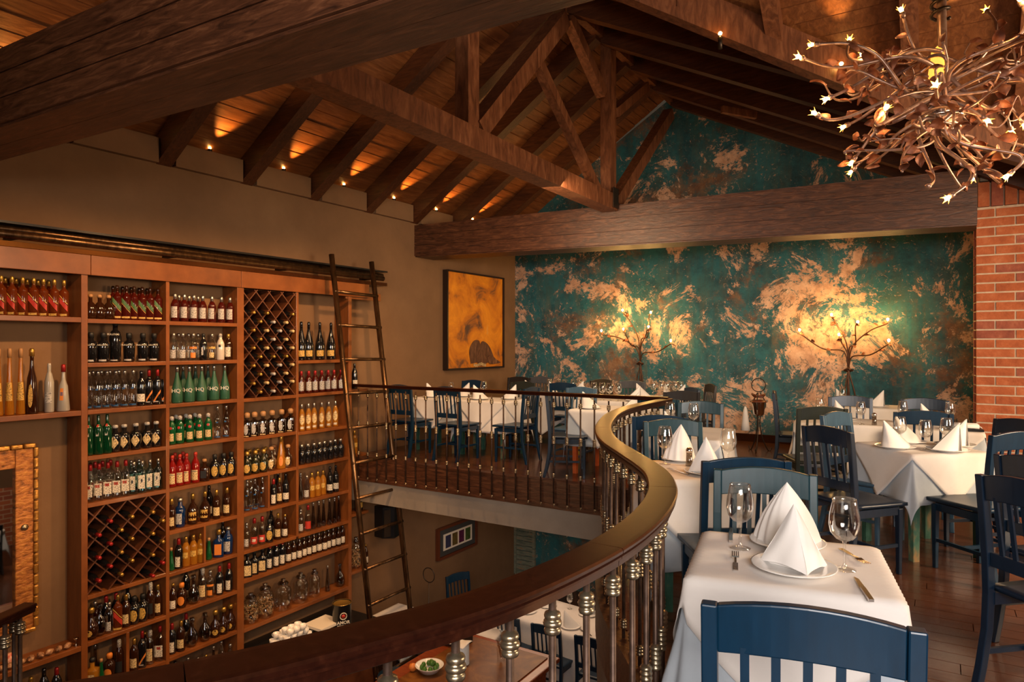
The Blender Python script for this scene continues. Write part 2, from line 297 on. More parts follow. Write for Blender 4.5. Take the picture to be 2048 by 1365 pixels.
while y < YB:
    x0 = xedge(y+bw/2)+.02; x1 = 3.8; o = random.uniform(1.6, 3.2)
    segs = [(x0, o-3.2 if y < 6.5 else -3.4+o)] if o-3.2 > x0+.5 or y >= 6.5 else []
    xs = [x0]+[q for q in ((-4.9+o, -2.6+o, -.4+o) if y > 6.45 else (-1.9+o, .4+o)) if x0+.5 < q < x1-.4]+[x1]
    for a, c in zip(xs, xs[1:]):
        MB().box(((a+c)/2, y+bw/2, -.018), (c-a-.004, bw-.004, .036)).build('board', 'floor_wood', fl)
    y += bw
MB().box(((XW+3.8)/2, 8.7, -.30), (10.5, 4.3, .48)).build('slab', 'plaster_grey', fl)
# plank fascia and plaster band under the straight edge and under the curve
fs = obj('trim_fascia', None, None, kind='structure')
MB().box(((XW-2.22)/2, 6.50, -.14), (XW*-1-2.22, .05, .29)).build('fascia_board', 'beam_x', fs)
MB().box(((XW-2.22)/2, 6.52, .008), (XW*-1-2.22, .10, .024)).build('nosing', 'beam_x', fs)
MB().sweep(curve, [(.03, .012), (-.05, .012), (-.05, -.28), (.03, -.28)]).build('curved_fascia', 'beam_x', fs)
MB().sweep(curve, [(.02, -.28), (-.04, -.28), (-.04, -.57), (.02, -.57)]).build('curved_band', 'plaster_grey', fs)
MB().box((-2.2, 6.53, -.42), (8.9, .02, .30)).build('plaster_band', 'plaster_grey', fs)
# ---------------------------------------------------------------- roof
ce = obj('ceiling', None, None, kind='structure')
RV = .27                                         # rafter depth measured vertically
def slope_boards(x0, x1, zf, y0f, y1, w=.155):
    n = int(abs(x1-x0)/(w*.85)); dx = (x1-x0)/n
    for i in range(n):
        a, c = x0+i*dx, x0+(i+1)*dx; g = dx*.04; a += g; c -= g; ya = y0f((a+c)/2)
        P = [(a, ya, zf(a)+RV), (c, ya, zf(c)+RV), (c, y1, zf(c)+RV), (a, y1, zf(a)+RV)]
        t = random.uniform(0, .012)
        MB().hexa([(p[0], p[1], p[2]+t) for p in P]+[(p[0], p[1], p[2]+.03+t) for p in P]).build('board', 'board', ce)
slope_boards(XW, RX, zl, lambda x: -2.9, YB)
VY = lambda x: 5.10+.5625*(x-RX)                 # valley line of the cross roof
slope_boards(RX, 2.0, zr, lambda x: min(VY(x), YB-.2), YB, .16)
yy = .08
for i in range(11):                               # left rafters, one metre apart
    y = .066+i*.984
    MB().hexa([(XW, y-yy, zl(XW)), (RX, y-yy, zl(RX)), (RX, y+yy, zl(RX)), (XW, y+yy, zl(XW)), (XW, y-yy, zl(XW)+RV), (RX, y-yy, zl(RX)+RV), (RX, y+yy, zl(RX)+RV), (XW, y+yy, zl(XW)+RV)]).build('rafter', 'rafter', ce)
for y in (6.05, 7.15, 8.1, 9.1, 10.0, 10.78):     # right rafters
    x1 = min(1.2, (y-5.10)/.5625+RX) if y < 7.4 else 1.6
    zz = lambda x: zr(x)
    MB().hexa([(RX, y-yy, zz(RX)), (x1, y-yy, zz(x1)), (x1, y+yy, zz(x1)), (RX, y+yy, zz(RX)), (RX, y-yy, zz(RX)+RV), (x1, y-yy, zz(x1)+RV), (x1, y+yy, zz(x1)+RV), (RX, y+yy, zz(RX)+RV)]).build('rafter', 'rafter', ce)
# valley beam and the cross roof that climbs towards the camera
MB().bar((RX, 5.10, RZ+.05), (.55, 7.48, zr(.55)+.05), .13, .30).build('valley_rafter', 'truss', ce)
SH = .889
def zh(y, x): return zr(x)                        # height where the cross roof starts
for k in range(40):                               # boards run along X, each starts at the valley
    y1 = 7.75-k*.125; y0 = y1-.12
    zc = lambda y: 4.17-SH*(y-6.49)+.22
    xa = RX+(max(y0, 5.1)-5.10)/.5625
    MB().hexa([(xa, y0, zc(y0)), (3.8, y0, zc(y0)), (3.8, y1, zc(y1)), (xa, y1, zc(y1)), (xa, y0, zc(y0)+.03), (3.8, y0, zc(y0)+.03), (3.8, y1, zc(y1)+.03), (xa, y1, zc(y1)+.03)]).build('board', 'board', ce)
for x in (-1.245, -.20, .62, 1.5, 2.4):
    yv = min(7.5, 5.10+.5625*(x-RX)); w = .065
    zc = lambda y: 4.17-SH*(y-6.49)
    MB().hexa([(x-w, 3.0, zc(3)), (x+w, 3.0, zc(3)), (x+w, yv, zc(yv)), (x-w, yv, zc(yv)), (x-w, 3.0, zc(3)+.24), (x+w, 3.0, zc(3)+.24), (x+w, yv, zc(yv)+.24), (x-w, yv, zc(yv)+.24)]).build('rafter', 'truss', ce)
struct('ceiling_upper', MB().box((-1.5, 4, 7.5), (11, 15, .1)), 'board')
MB().bar((RX, -2.9, RZ+.2), (RX, YB, RZ+.2), .10, .30).build('ridge_board', 'truss', ce)
# boxed tie beams
def boxbeam(name, P, label):
    t = thing(name, label, 'beam')
    MB().hexa(P).build('core', 'beam_x', t)
    # planked front face: two recessed board joints modelled as three proud boards
    A, B2, D, E2 = [Vector(P[i]) for i in (0, 1, 4, 5)]
    n = (B2-A).cross(D-A).normalized(); n = n if n.y < 0 else -n
    for k in range(3):
        f0, f1 = k/3+.009, (k+1)/3-.009
        q = [A.lerp(D, f0), B2.lerp(E2, f0), B2.lerp(E2, f1), A.lerp(D, f1)]
        MB().hexa([p for p in q]+[p+n*.022 for p in q]).build('face_board', 'beam_x', t)
    A, B2, D, E2 = [Vector(P[i]) for i in (0, 1, 3, 2)]
    for k in range(2):
        f0, f1 = k/2+.004, (k+1)/2-.004
        q = [A.lerp(D, f0), B2.lerp(E2, f0), B2.lerp(E2, f1), A.lerp(D, f1)]
        MB().hexa([p for p in q]+[p-Vector((0, 0, .012)) for p in q]).build('under_board', 'beam_x', t)
    return t
boxbeam('tie_beam', [(XW, 7.97, 2.85), (.36, 8.85, 2.80), (.36, 9.3, 2.80), (XW, 8.42, 2.85), (XW, 7.97, 3.325), (.36, 8.85, 3.40), (.36, 9.3, 3.40), (XW, 8.42, 3.325)], 'boxed dark wood tie beam crossing in front of the teal wall to the brick pier')
boxbeam('tie_beam', [(XW, 1.78, 2.85), (1.2, 2.10, 2.85), (1.2, 2.50, 2.85), (XW, 2.15, 2.85), (XW, 1.78, 3.31), (1.2, 2.10, 3.31), (1.2, 2.50, 3.31), (XW, 2.15, 3.31)], 'huge dark wood tie beam crossing the top left foreground')
# longitudinal truss under the ridge, plane x = RX
def pt(px, py): 
    u = (px-1024)/FPX; Z = RX/(-SIN+COS*u); return (RX, Z*(COS+SIN*u), EYE+(HOR-py)/FPX*Z)
tr = thing('roof_truss', 'reddish wood truss of posts and diagonals standing under the roof ridge', 'truss')
MB().bar((RX, 2.2, 3.41), (RX, 8.3, 3.37), .22, .21).build('bottom_chord', 'truss', tr)
for y in (8.25, 5.08): MB().bar((RX, y, 3.3 if y > 8 else 3.5), (RX, y, RZ+.1), .15, .17, up=(0, 1, 0)).build('king_post', 'truss', tr)
for p, q, w, h in ((pt(950, 262), pt(1122, 40), .19, .17), (pt(1195, 385), pt(1063, 100), .10, .12), (pt(1228, 408), pt(1338, 228), .15, .17)):
    MB().bar(p, q, w, h, up=(0, 1, 0)).build('diagonal_strut', 'truss', tr)
MB().bar((RX, 8.45, 4.62), (RX, 9.6, 5.35), .12, .12).build('ridge_brace', 'truss', tr)
MB().bar((RX, 8.05, 4.75), (RX, 7.1, 5.35), .12, .14).build('ridge_brace', 'truss', tr)
MB().box((RX+.12, 8.22, 3.42), (.012, .16, .26)).build('iron_strap', 'dark_metal', tr)
br = MB(); a = (-2.3, 9.05, zr(-2.3)); br.bar((-2.1, 9.6, zr(-2.1)+.02), (-2.45, 9.2, zr(-2.4)-.1), .06, .09); 
br.build('loose_brace', 'truss', tr)
# ---------------------------------------------------------------- brick pier
PX, PY = .36, 9.18
pier = obj('pier_brick', None, None, kind='structure', label='red brick pier at the right edge carrying the tie beam')
MB().box((1.36, PY+.395, 1.52), (1.98, .8, 3.02)).build('mortar_core', 'mortar', pier)
ch = .1035; L0 = .36
bm_full = {}
def brick(w, d, h, m): 
    k = (round(w, 3), round(d, 3), round(h, 3), m)
    if k not in bm_full: bm_full[k] = MB().box((0, 0, 0), (w, d, h)).mesh('brick', m)
    return bm_full[k]
for r in range(int(3.03/ch)):
    z = .05+r*ch; x = PX+(0 if r % 2 else 0); first = L0 if r % 2 else L0/2; k = 0
    while x < 1.55:
        w = (first if k == 0 else L0); hh = ch-.018
        obj('brick', brick(w-.016, .09, hh, random.choice(('brick_a', 'brick_a', 'brick_b'))), pier, (x+w/2, PY+.03+random.uniform(-.004, .004), z+hh/2-.03))
        x += w; k += 1
    obj('brick', brick(.04, .22, ch-.018, 'brick_b'), pier, (PX-.002+.012, PY+.20, z+(ch-.018)/2-.03))
for k in range(10): obj('brick', brick(.105, .1, .27, random.choice(('brick_a', 'brick_b'))), pier, (PX+.075+k*.123, PY+.02, 3.03+.14))
MB().box((1.36, PY+.4, 3.16), (1.98, .75, .29)).build('mortar_core', 'mortar', pier)
MB().box((1.4, PY+.35, 3.47), (2.0, .75, .30)).build('plaster_lintel', 'plaster_grey', pier)
# ---------------------------------------------------------------- ceiling spots on the wall ledge
spot = thing('eave_spotlight', 'tiny glowing spotlight on the ledge between the first pair of rafters', 'spotlight', (XW+.045, 2.526, 3.585), 0, 'spotlights along the left eave')
MB().lathe([(.022, 0), (.026, .03), (.024, .045)], 10).build('housing', 'dark_metal', spot)
MB().lathe([(.0, .0), (.013, .004), (.016, .014), (.010, .024), (0, .028)], 8, c=(.0, 0, .045)).build('lamp', 'spot_face', spot)
for i in range(8):
    y = 2.526+i*.984
    s = spot if i == 0 else dup(spot, (XW+.045, y, 3.585), 0, None, 'tiny glowing spotlight on the left eave, %s from the camera end' % ORD[i])
    if i == 0: s['label'] = 'tiny glowing spotlight on the left eave, first from the camera end'
    lamp('eave_beam', 'SPOT', (XW+.15, y, 3.63), 60.0, (1, .44, .09), (XW+1.0, y, 4.33), spot_size=1.0, spot_blend=.8, shadow_soft_size=.02)
sp2 = thing('roof_spotlight', 'small cylindrical spotlight hanging from the valley rafter at top centre', 'spotlight', (-1.64, 6.1, 4.26))
MB().lathe([(.02, -.12), (.02, -.02), (.006, -.01)], 10).build('housing', 'dark_metal', sp2)
MB().lathe([(0, 0), (.014, .006), (.018, .018), (.01, .03), (0, .034)], 8, c=(0, 0, .0)).build('lamp', 'spot_face', sp2)
sp3 = thing('roof_spotlight', 'small glowing spotlight low on the cross roof behind the chandelier', 'spotlight', (-.72, 6.62, 3.97))
MB().lathe([(.02, -.1), (.02, -.02), (.006, -.01)], 10).build('housing', 'dark_metal', sp3)
MB().lathe([(0, 0), (.014, .006), (.018, .018), (.01, .03), (0, .034)], 8).build('lamp', 'spot_face', sp3)
lamp('roof_beam_light', 'SPOT', (-.72, 6.60, 4.10), 34, (1, .47, .11), (-.73, 6.18, 4.62), spot_size=.9, spot_blend=.8, shadow_soft_size=.02)
lamp('roof_beam_light', 'SPOT', (.12, 6.62, 4.07), 60, (1, .47, .11), (.1, 6.05, 4.66), spot_size=1.3, spot_blend=.8, shadow_soft_size=.02)
lamp('roof_beam_light', 'SPOT', (-6.55, .55, 3.64), 34, (1, .50, .14), (-5.5, 1.0, 4.7), spot_size=1.3, spot_blend=.8, shadow_soft_size=.02)
# ---------------------------------------------------------------- railings
HP = [(x_*.80, z_) for x_, z_ in [(-.050, -.050), (.050, -.050), (.052, -.032), (.062, -.029), (.062, -.023), (.056, -.020), (.056, -.017), (.066, -.014), (.068, -.006), (.062, -.0005), (.046, 0), (-.046, 0), (-.062, -.0005), (-.068, -.006), (-.066, -.014), (-.056, -.017), (-.056, -.020), (-.062, -.023), (-.062, -.029), (-.052, -.032)]]
rod_me = MB().lathe([(.0090, -.22), (.0090, .918)], 10).mesh('rod', 'rod')
def ring_prof(n, h, r0, r1):
    p = []
    for i in range(n):
        z = i*h; p += [(r0, z), (r1*.9, z+h*.12), (r1, z+h*.42), (r1, z+h*.58), (r1*.9, z+h*.88)]
    return p+[(r0, n*h)]
kn_top = MB().lathe([(.0095, .0)]+[(r*(1 if 4 < i < 10 else .90), z+.003) for i, (r, z) in enumerate(ring_prof(3, .0175, .0125, .0225))]+[(.0095, .060)], 16).mesh('knuckle', 'brass')
kn_mid = MB().lathe([(.0085, .0)]+[(r, z+.004) for r, z in ring_prof(5, .016, .014, .0195)]+[(.0085, .09)], 14).mesh('knuckle', 'brass')
kn_low = MB().lathe([(.0085, .0)]+[(r, z+.004) for r, z in ring_prof(3, .015, .013, .018)]+[(.0085, .055)], 14).mesh('knuckle', 'brass')
hook = MB().tube([(0, 0, 0), (0, -.004, -.02), (.004, -.012, -.035), (.012, -.018, -.036), (.014, -.014, -.024)], .006, 6); hook.lathe([(0, -.011), (.009, -.006), (.011, 0), (.009, .006), (0, .011)], 8, c=(.016, -.014, -.020)); hook_me = hook.mesh('curl', 'brass')
def baluster(root, x, y, dz=0, hk=True):
    e = obj('baluster', rod_me, root, (x, y, dz))
    for me, z in ((kn_top, .818), (kn_mid, .42), (kn_low, .055)): obj('knuckle', me, e, (0, 0, z))
    if hk: obj('curl', hook_me, e, (0, 0, -.21))
    return e
rs = thing('balcony_railing', 'straight dark red handrail with thin brass-ringed balusters along the far balcony edge', 'railing')
MB().sweep([(XW+.02, 6.46, .985), (-4.4, 6.46, .985), (-2.24, 6.46, .985)], [(a*.62, c*.8) for a, c in HP]).build('handrail', 'rail_wood', rs)
x = -2.55
while x > XW: baluster(rs, x, 6.45); x -= .1615
rc = thing('curved_railing', 'wide S-curved polished wooden handrail on bronze balusters sweeping from the foreground', 'railing')
cv = [Vector((p.x, p.y, .97)) for p in curve]
# handrail in jointed segments
L = [0]
for i in range(1, len(cv)): L.append(L[-1]+(cv[i]-cv[i-1]).length)
cuts = [0, 18, 41, 58, 77, 95, len(cv)-1]
for i, (a, c) in enumerate(zip(cuts, cuts[1:])):
    seg = cv[a:c+1]; d = (seg[-1]-seg[-2]).normalized(); seg[-1] = seg[-1]-d*.002
    MB().sweep(seg, HP).build('handrail', 'rail_wood', rc)
MB().sweep([Vector((p.x, p.y, .921)) for p in curve], [(-.02, -.012), (.02, -.012), (.02, 0), (-.02, 0)]).build('under_rail', 'dark_metal', rc)
s = .06
while s < L[-1]-.15:
    i = max(k for k in range(len(L)) if L[k] <= s); t = (s-L[i])/(L[i+1]-L[i]); p = cv[i].lerp(cv[i+1], t); baluster(rc, p.x, p.y, 0, True); s += .152
st = thing('stair_railing', 'short dark handrail end with three bronze balusters at the lower left edge', 'railing')
MB().sweep([(-3.08, .75, .37), (-3.20, 1.05, .372), (-3.35, 1.385, .375)], [(a*.6, c*.75) for a, c in HP]).build('handrail', 'rail_wood', st)
for q in ((-3.325, 1.335), (-3.365, 1.33), (-3.22, 1.24)): baluster(st, q[0], q[1], -.56, False)
# ================================================================ bar shelving on the left wall
sh = thing('bar_shelving', 'tall reddish wooden wall shelving full of bottles along the left wall', 'shelving')
DEP = XF-XW; XC = (XF+XW)/2
SW = 'shelf_wood'
def panel(name, y0, y1, z0, z1, x0=XW, x1=XF, parent=None, m=SW, bevel=.003): return MB().box(((x0+x1)/2, (y0+y1)/2, (z0+z1)/2), (abs(x1-x0), y1-y0, z1-z0)).build(name, m, parent or sh, bevel=bevel)
yy = 1.0
for y0, y1 in ((1.2, 3.16), (3.16, 4.72), (4.72, 6.70)): panel('fascia', y0+.002, y1-.002, 2.13, 2.31, XF-.03, XF+.015)
panel('fascia', 6.30, 6.95, 2.10, 2.20, XF-.04, XF-.012)
for y0, y1, zt, zb in ((3.085, 3.14, 2.14, LOW), (3.872, 3.908, 2.14, LOW), (4.68, 4.765, 2.14, LOW), (5.487, 5.522, 2.14, -.80), (6.335, 6.39, 2.14, LOW), (1.2, 1.26, 2.14, LOW)): panel('side_panel', y0, y1, zb, zt)
T = .038
LV = [1.735, 1.335, .907, .49, .063, -.365, -.785, -1.19, -1.63, -2.06]
def shelf(y0, y1, z, th=T): panel('shelf', y0, y1, z-th, z)
for z in (1.745, .91, -1.2, -1.65): shelf(1.26, 3.085, z, .045)
for z in (LV[0], LV[1], LV[2], LV[3], LV[4]): shelf(3.14, 3.872, z)
for z in (-.768, -1.19, -1.64, -2.06): shelf(3.14, 3.872, z)
for z in LV: shelf(3.908, 4.68, z)
for z in (.902, .465, .04, -.37, -.785): shelf(4.765, 5.487, z)
for z in (1.31, .905, .45, .042, -.39, -.787): shelf(5.522, 6.335, z)
for z in (-1.10, -1.645): shelf(4.765, 6.335, z, .045)
panel('divider', 3.482, 3.512, -1.64, -1.225); panel('divider', 4.283, 4.306, -.785, -.40); panel('divider', 5.085, 5.11, -.37, .002)
# diamond wine racks: individual slats
def lattice(y0, y1, z0, z1, yc, zc, hy, hz):
    for s in (1, -1):
        for k in range(-41, 42, 2):
            pts = []                              # (y-yc)/hy + s*(z-zc)/hz = k
            for y in (y0, y1):
                z = zc+s*(k-(y-yc)/hy)*hz
                if z0 <= z <= z1: pts.append((y, z))
            for z in (z0, z1):
                y = yc+(k-s*(z-zc)/hz)*hy
                if y0 < y < y1: pts.append((y, z))
            if len(pts) == 2 and math.dist(*pts) > .05:
                (a, c), (d, e) = pts; x = XC-(.004 if s > 0 else 0)
                MB().bar((x, a, c), (x, d, e), .012, DEP-.02, up=(1, 0, 0)).build('lattice_slat', 'rack_wood', sh)
lattice(3.14, 3.872, -.768, .025, 3.205, -.172, .0985, .1035)
Y3 = onX(508, -6.42); lattice(4.768, 5.487, .905, 2.12, Y3, 1.903, .0895, .0986)
# corner shelves right of the unit
cs = thing('corner_shelves', 'small dark wooden corner shelves right of the tall shelving', 'shelf')
for z in (.91, .04, -.74, -1.50): MB().box((XC-.02, 6.57, z-.017), (DEP-.04, .34, .034)).build('shelf', SW, cs)
# crown mouldings / ladder rail
tr1 = thing('ladder_rail', 'long dark pipe rail with mouldings running above the bottle shelves', 'rail')
MB().box((XW+.10, 4.0, 2.525), (.18, 6.3, .02)).build('top_moulding', 'black', tr1)
MB().tube([(XW+.12, 1, 2.475), (XW+.12, 7.12, 2.475)], .028, 10).build('pipe', 'ladder_metal', tr1)
MB().tube([(XF+.06, 1, 2.405), (XF+.06, 6.92, 2.405)], .034, 10).build('pipe', 'ladder_metal', tr1)
MB().box((XW+.14, 4.0, 2.335), (.27, 6.1, .045)).build('lower_moulding', 'rail_wood', tr1)
for y in (2.6, 4.0, 5.4, 6.8): MB().bar((XW, y, 2.40), (XF+.06, y, 2.40), .03, .03).build('bracket', 'dark_metal', tr1)
# ---------------------------------------------------------------- bottles
for n, c, t, k in (('amber', (.17, .036, .006), (.75, .30, .06), .5), ('deep_red', (.09, .009, .004), (.55, .10, .03), .45), ('dark_green', (.004, .05, .018), (.05, .35, .15), .3), ('green_glass', (.008, .11, .035), (.10, .60, .25), .4), ('frost_green', (.035, .14, .08), (.25, .6, .38), .3), ('golden', (.50, .22, .02), (1, .62, .16), .5), ('brown_glass', (.035, .011, .004), (.35, .14, .05), .3), ('campari', (.30, .010, .008), (.8, .08, .04), .4), ('blue_glass', (.005, .03, .12), (.05, .12, .4), .3)): liquid(n, c, t, k, .4 if n == 'frost_green' else .08)
for n, c in (('black_glass', (.006, .006, .007)), ('olive_glass', (.012, .014, .006)), ('white_glass', (.62, .56, .48)), ('frosted', (.36, .34, .3))): mat(n, c, .08 if n != 'frosted' else .4, coat=.6, spec=.7)
glass('clear', (.80, .80, .78), .14, .6); glass('light_blue', (.45, .70, .72), .14, .55); glass('smoke', (.45, .40, .35), .14, .55)
for n, c in (('l_white', (.75, .68, .55)), ('l_cream', (.70, .52, .25)), ('l_gold', (.62, .38, .08)), ('l_silver', (.5, .48, .45)), ('l_blue', (.02, .10, .25)), ('l_green', (.07, .16, .04))): mat(n, rough=.5, ramp=[(.40, tuple(x*.25 for x in c)), (.47, c), (.8, c)], scale=75, stretch=(1, 1, 1.6), detail=2, seedoff=False)
for n, c in (('l_red', (.45, .03, .015)), ('l_black', (.012, .012, .012)), ('l_orange', (.7, .22, .03)), ('cork', (.42, .22, .09)), ('l_ink', (.8, .74, .62))): mat(n, c, .5)
mat('gold_foil', (.6, .36, .08), .3, .8); mat('red_foil', (.35, .02, .02), .35, .4); mat('silver_foil', (.55, .52, .47), .25, .9)
mat('candy', rough=.4, ramp=[(.38, (.25, .12, .02)), (.46, (.75, .6, .35)), (.54, (.45, .05, .02)), (.62, (.8, .65, .3)), (.7, (.05, .2, .08))], scale=60, detail=1, bump=.8)
BT = {}; KB = 1.1
def text_mesh(s, size, m, bold=0.):
    c = bpy.data.curves.new('lettering', 'FONT'); c.body = s; c.size = size; c.extrude = .0005; c.offset = bold; c.align_x = 'CENTER'; c.align_y = 'CENTER'; c.resolution_u = 3
    o = bpy.data.objects.new('tmp', c); COL.objects.link(o); bpy.context.view_layer.update(); me = bpy.data.meshes.new_from_object(o.evaluated_get(bpy.context.evaluated_depsgraph_get())); bpy.data.objects.remove(o); me.materials.clear(); me.materials.append(M[m]); return me
def S(r, h, neck=.015, sh0=.62, sh1=.78, base=.004): return [(r*.9, 0), (r, base+.004), (r, h*sh0), (r*.93, h*(sh0+.04)), (neck*1.5, h*sh1), (neck, h*(sh1+.04)), (neck, h*.97), (neck*.9, h)]
PR = {'std': (lambda h: S(.037, h), 2.0), 'sq': (lambda h: S(.036, h, .013, .66, .76), 6.0), 'tall': (lambda h: S(.033, h, .013, .62, .80), 2.0),
      'squat': (lambda h: [(.030, 0), (.044, .01), (.050, h*.25), (.048, h*.48), (.030, h*.64), (.015, h*.72), (.014, h)], 2.0),
      'gin': (lambda h: [(.036, 0), (.042, .01), (.047, h*.5), (.047, h*.60), (.036, h*.72), (.020, h*.76), (.020, h)], 2.0),
      'champ': (lambda h: [(.040, 0), (.046, .01), (.046, h*.38), (.040, h*.50), (.022, h*.70), (.015, h*.82), (.014, h)], 2.0),
      'magnum': (lambda h: [(.046, 0), (.052, .01), (.054, h*.38), (.046, h*.50), (.024, h*.70), (.015, h*.82), (.014, h)], 2.0),
      'hq': (lambda h: [(.044, 0), (.049, .01), (.046, h*.38), (.032, h*.55), (.018, h*.72), (.013, h*.82), (.013, h)], 2.0),
      'cone': (lambda h: [(.044, 0), (.048, .01), (.044, h*.3), (.030, h*.55), (.018, h*.75), (.014, h*.85), (.014, h)], 2.0),
      'pyr': (lambda h: [(.040, 0), (.045, .01), (.030, h*.55), (.016, h*.68), (.013, h*.8), (.013, h)], 2.6),
      'slim': (lambda h: [(.026, 0), (.030, .01), (.024, h*.35), (.016, h*.6), (.012, h*.85), (.012, h)], 2.0),
      'box': (lambda h: [(.044, 0), (.046, .006), (.046, h*.60), (.044, h*.63), (.017, h*.70), (.017, h)], 8.0),
      'dec': (lambda h: [(.035, 0), (.052, h*.12), (.058, h*.3), (.045, h*.5), (.018, h*.66), (.014, h*.9), (.020, h)], 2.0)}
def bt(key, desc, shape, h, body, cap, capm=(.03, 1.15), labs=(), text=None, cat='bottle'):
    h *= KB; prof, p = [(r*KB, z) for r, z in PR[shape][0](h)], PR[shape][1]; n = 14
    b = MB(); vs = []; fs = []
    def rad(r, a): return r if p == 2.0 else r/((abs(math.cos(a))**p+abs(math.sin(a))**p)**(1/p))
    b.lathe(prof, n)
    if p != 2.0:
        b.v = [(x*k, y*k, z) for (x, y, z) in b.v for k in [rad(1, math.atan2(y, x)) if (x or y) and z < h*.66 else 1]]
    body_me = b.mesh(key+'_body', body)
    rt = prof[-1][0]; ch_ = capm[0]
    cap_me = MB().lathe([(rt*capm[1], h-ch_), (rt*capm[1]*1.02, h-ch_*.1), (rt*.9, h+.008), (0, h+.009)], 10).mesh(key+'_cap', cap)
    lm = []
    for (z0, z1, ang, m, sl) in labs:
        def rr(z):
            for (ra, za), (rb, zb) in zip(prof, prof[1:]):
                if za <= z <= zb: return ra+(rb-ra)*(z-za)/max(zb-za, 1e-6)
            return prof[0][0]
        def fn(u, v, z0=z0, z1=z1, ang=ang, sl=sl):
            a = (u-.5)*2*ang; z = h*(z0+(z1-z0)*v)
            if sl == 'oval': k = math.sqrt(max(0, 1-(2*u-1)**2)); z = h*((z0+z1)/2+(z1-z0)/2*(2*v-1)*k)
            elif sl == 'dia': z = h*((z0+z1)/2+(z1-z0)/2*(2*v-1)*(1-abs(2*u-1)))
            elif sl: z += sl*a*h
            r = (rr(z)+.0009)*(rad(1, a) if p != 2.0 else 1); return (r*math.cos(a), r*math.sin(a), z)
        lm.append(MB().grid(fn, 10, 2 if sl in ('oval', 'dia') else 1).mesh(key+'_label', m))
    fc = None
    if text:
        s, size, z, m = text; fc = text_mesh(s, size, m)
        fc = (fc, z*h, max(prof, key=lambda q: q[0])[0])
    BT[key] = (desc, body_me, cap_me, lm, fc, cat, h)
bt('red_whisky', 'amber whisky bottle with slanted red label', 'sq', .29, 'amber', 'gold_foil', (.045, 1.2), [(.30, .46, .9, 'l_red', -.18), (.02, .08, .8, 'l_gold', 0), (.49, .52, .9, 'l_gold', -.18)])
bt('green_whisky', 'red-brown whisky bottle with slanted green label', 'sq', .29, 'deep_red', 'brown_glass', (.05, 1.2), [(.40, .54, .9, 'l_green', -.18), (.05, .10, .8, 'l_gold', 0), (.36, .38, .9, 'l_gold', -.18)])
bt('round_rum', 'small round dark rum bottle', 'squat', .20, 'brown_glass', 'cork', (.02, 1.3))
bt('black_gin', 'black gin bottle lettered in white', 'gin', .245, 'black_glass', 'l_black', (.04, 1.1), [(.04, .10, .7, 'l_silver', 0)], ('BULLDOG', .020, .60, 'l_ink'))
bt('big_gin', 'large black gin bottle lettered in white', 'gin', .36, 'black_glass', 'l_black', (.05, 1.1), [(.03, .06, .7, 'l_silver', 0)], ('BULLDOG', .023, .66, 'l_ink'))
bt('clear_vodka', 'tall clear vodka bottle with silver cap', 'tall', .31, 'clear', 'silver_foil', (.035, 1.15), [(.04, .08, .9, 'l_blue', 0), (.5, .54, .3, 'l_blue', 0)])
bt('black_whisky', 'black whisky bottle with slanted red band', 'sq', .31, 'black_glass', 'red_foil', (.06, 1.2), [(.16, .24, .9, 'l_orange', .22), (.08, .11, .5, 'l_silver', 0)])
bt('green_herbal', 'tall dark green bottle with red neck badge', 'sq', .32, 'dark_green', 'dark_green', (.03, 1.1), [(.48, .72, .28, 'l_silver', 0), (.72, .78, .3, 'l_red', 0)])
bt('diamond_gin', 'round dark gin bottle with pale diamond label', 'gin', .22, 'black_glass', 'l_silver', (.02, 1.1), [(.12, .62, .85, 'l_cream', 'dia')])
bt('red_cap_gin', 'clear gin bottle with red cap and white label', 'sq', .30, 'clear', 'red_foil', (.05, 1.3), [(.14, .48, .75, 'l_white', 0), (.36, .44, .4, 'l_red', 0)])
bt('blue_gin', 'pale blue square gin bottle with white label', 'sq', .27, 'light_blue', 'silver_foil', (.03, 1.2), [(.14, .58, .62, 'l_white', 0), (.34, .46, .2, 'l_blue', 'oval')])
bt('chivas', 'rounded whisky bottle with silver label', 'std', .25, 'deep_red', 'silver_foil', (.05, 1.2), [(.14, .55, .8, 'l_silver', 0)])
bt('clear_short', 'clear vodka bottle with pale label', 'std', .25, 'clear', 'silver_foil', (.03, 1.2), [(.1, .4, .7, 'l_silver', 0)])
bt('orange_vodka', 'clear vodka bottle with orange band', 'std', .25, 'clear', 'silver_foil', (.03, 1.2), [(.44, .52, 1., 'l_orange', 0), (.1, .3, .6, 'l_orange', 0)])
bt('yellow_vodka', 'clear vodka bottle with yellow band', 'std', .25, 'clear', 'silver_foil', (.03, 1.2), [(.44, .52, 1., 'l_gold', 0), (.1, .3, .6, 'l_cream', 0)])
bt('white_vodka', 'opaque white bottle', 'std', .25, 'white_glass', 'l_silver', (.03, 1.2), [(.5, .6, .3, 'l_black', 0)])
bt('black_vodka', 'plain black bottle', 'std', .25, 'black_glass', 'l_black', (.03, 1.2), [(.2, .5, .25, 'l_silver', 0)])
bt('brown_label', 'brown bottle with white label', 'std', .25, 'brown_glass', 'gold_foil', (.04, 1.2), [(.12, .5, .7, 'l_white', 0)])
bt('green_champ', 'frosted green bottle with etched HQ letters', 'hq', .33, 'frost_green', 'silver_foil', (.05, 1.15), [], ('HQ', .055, .34, 'l_ink'))
bt('tanq', 'green gin bottle with cream label and red seal', 'std', .25, 'green_glass', 'l_silver', (.035, 1.4), [(.12, .40, .7, 'l_cream', 0), (.55, .65, .35, 'l_red', 'oval')])
bt('red_aperitif', 'bright red aperitif bottle with cream label', 'std', .28, 'campari', 'l_red', (.03, 1.2), [(.10, .44, .8, 'l_cream', 0)], ('CAMPARI', .012, .40, 'l_blue'))
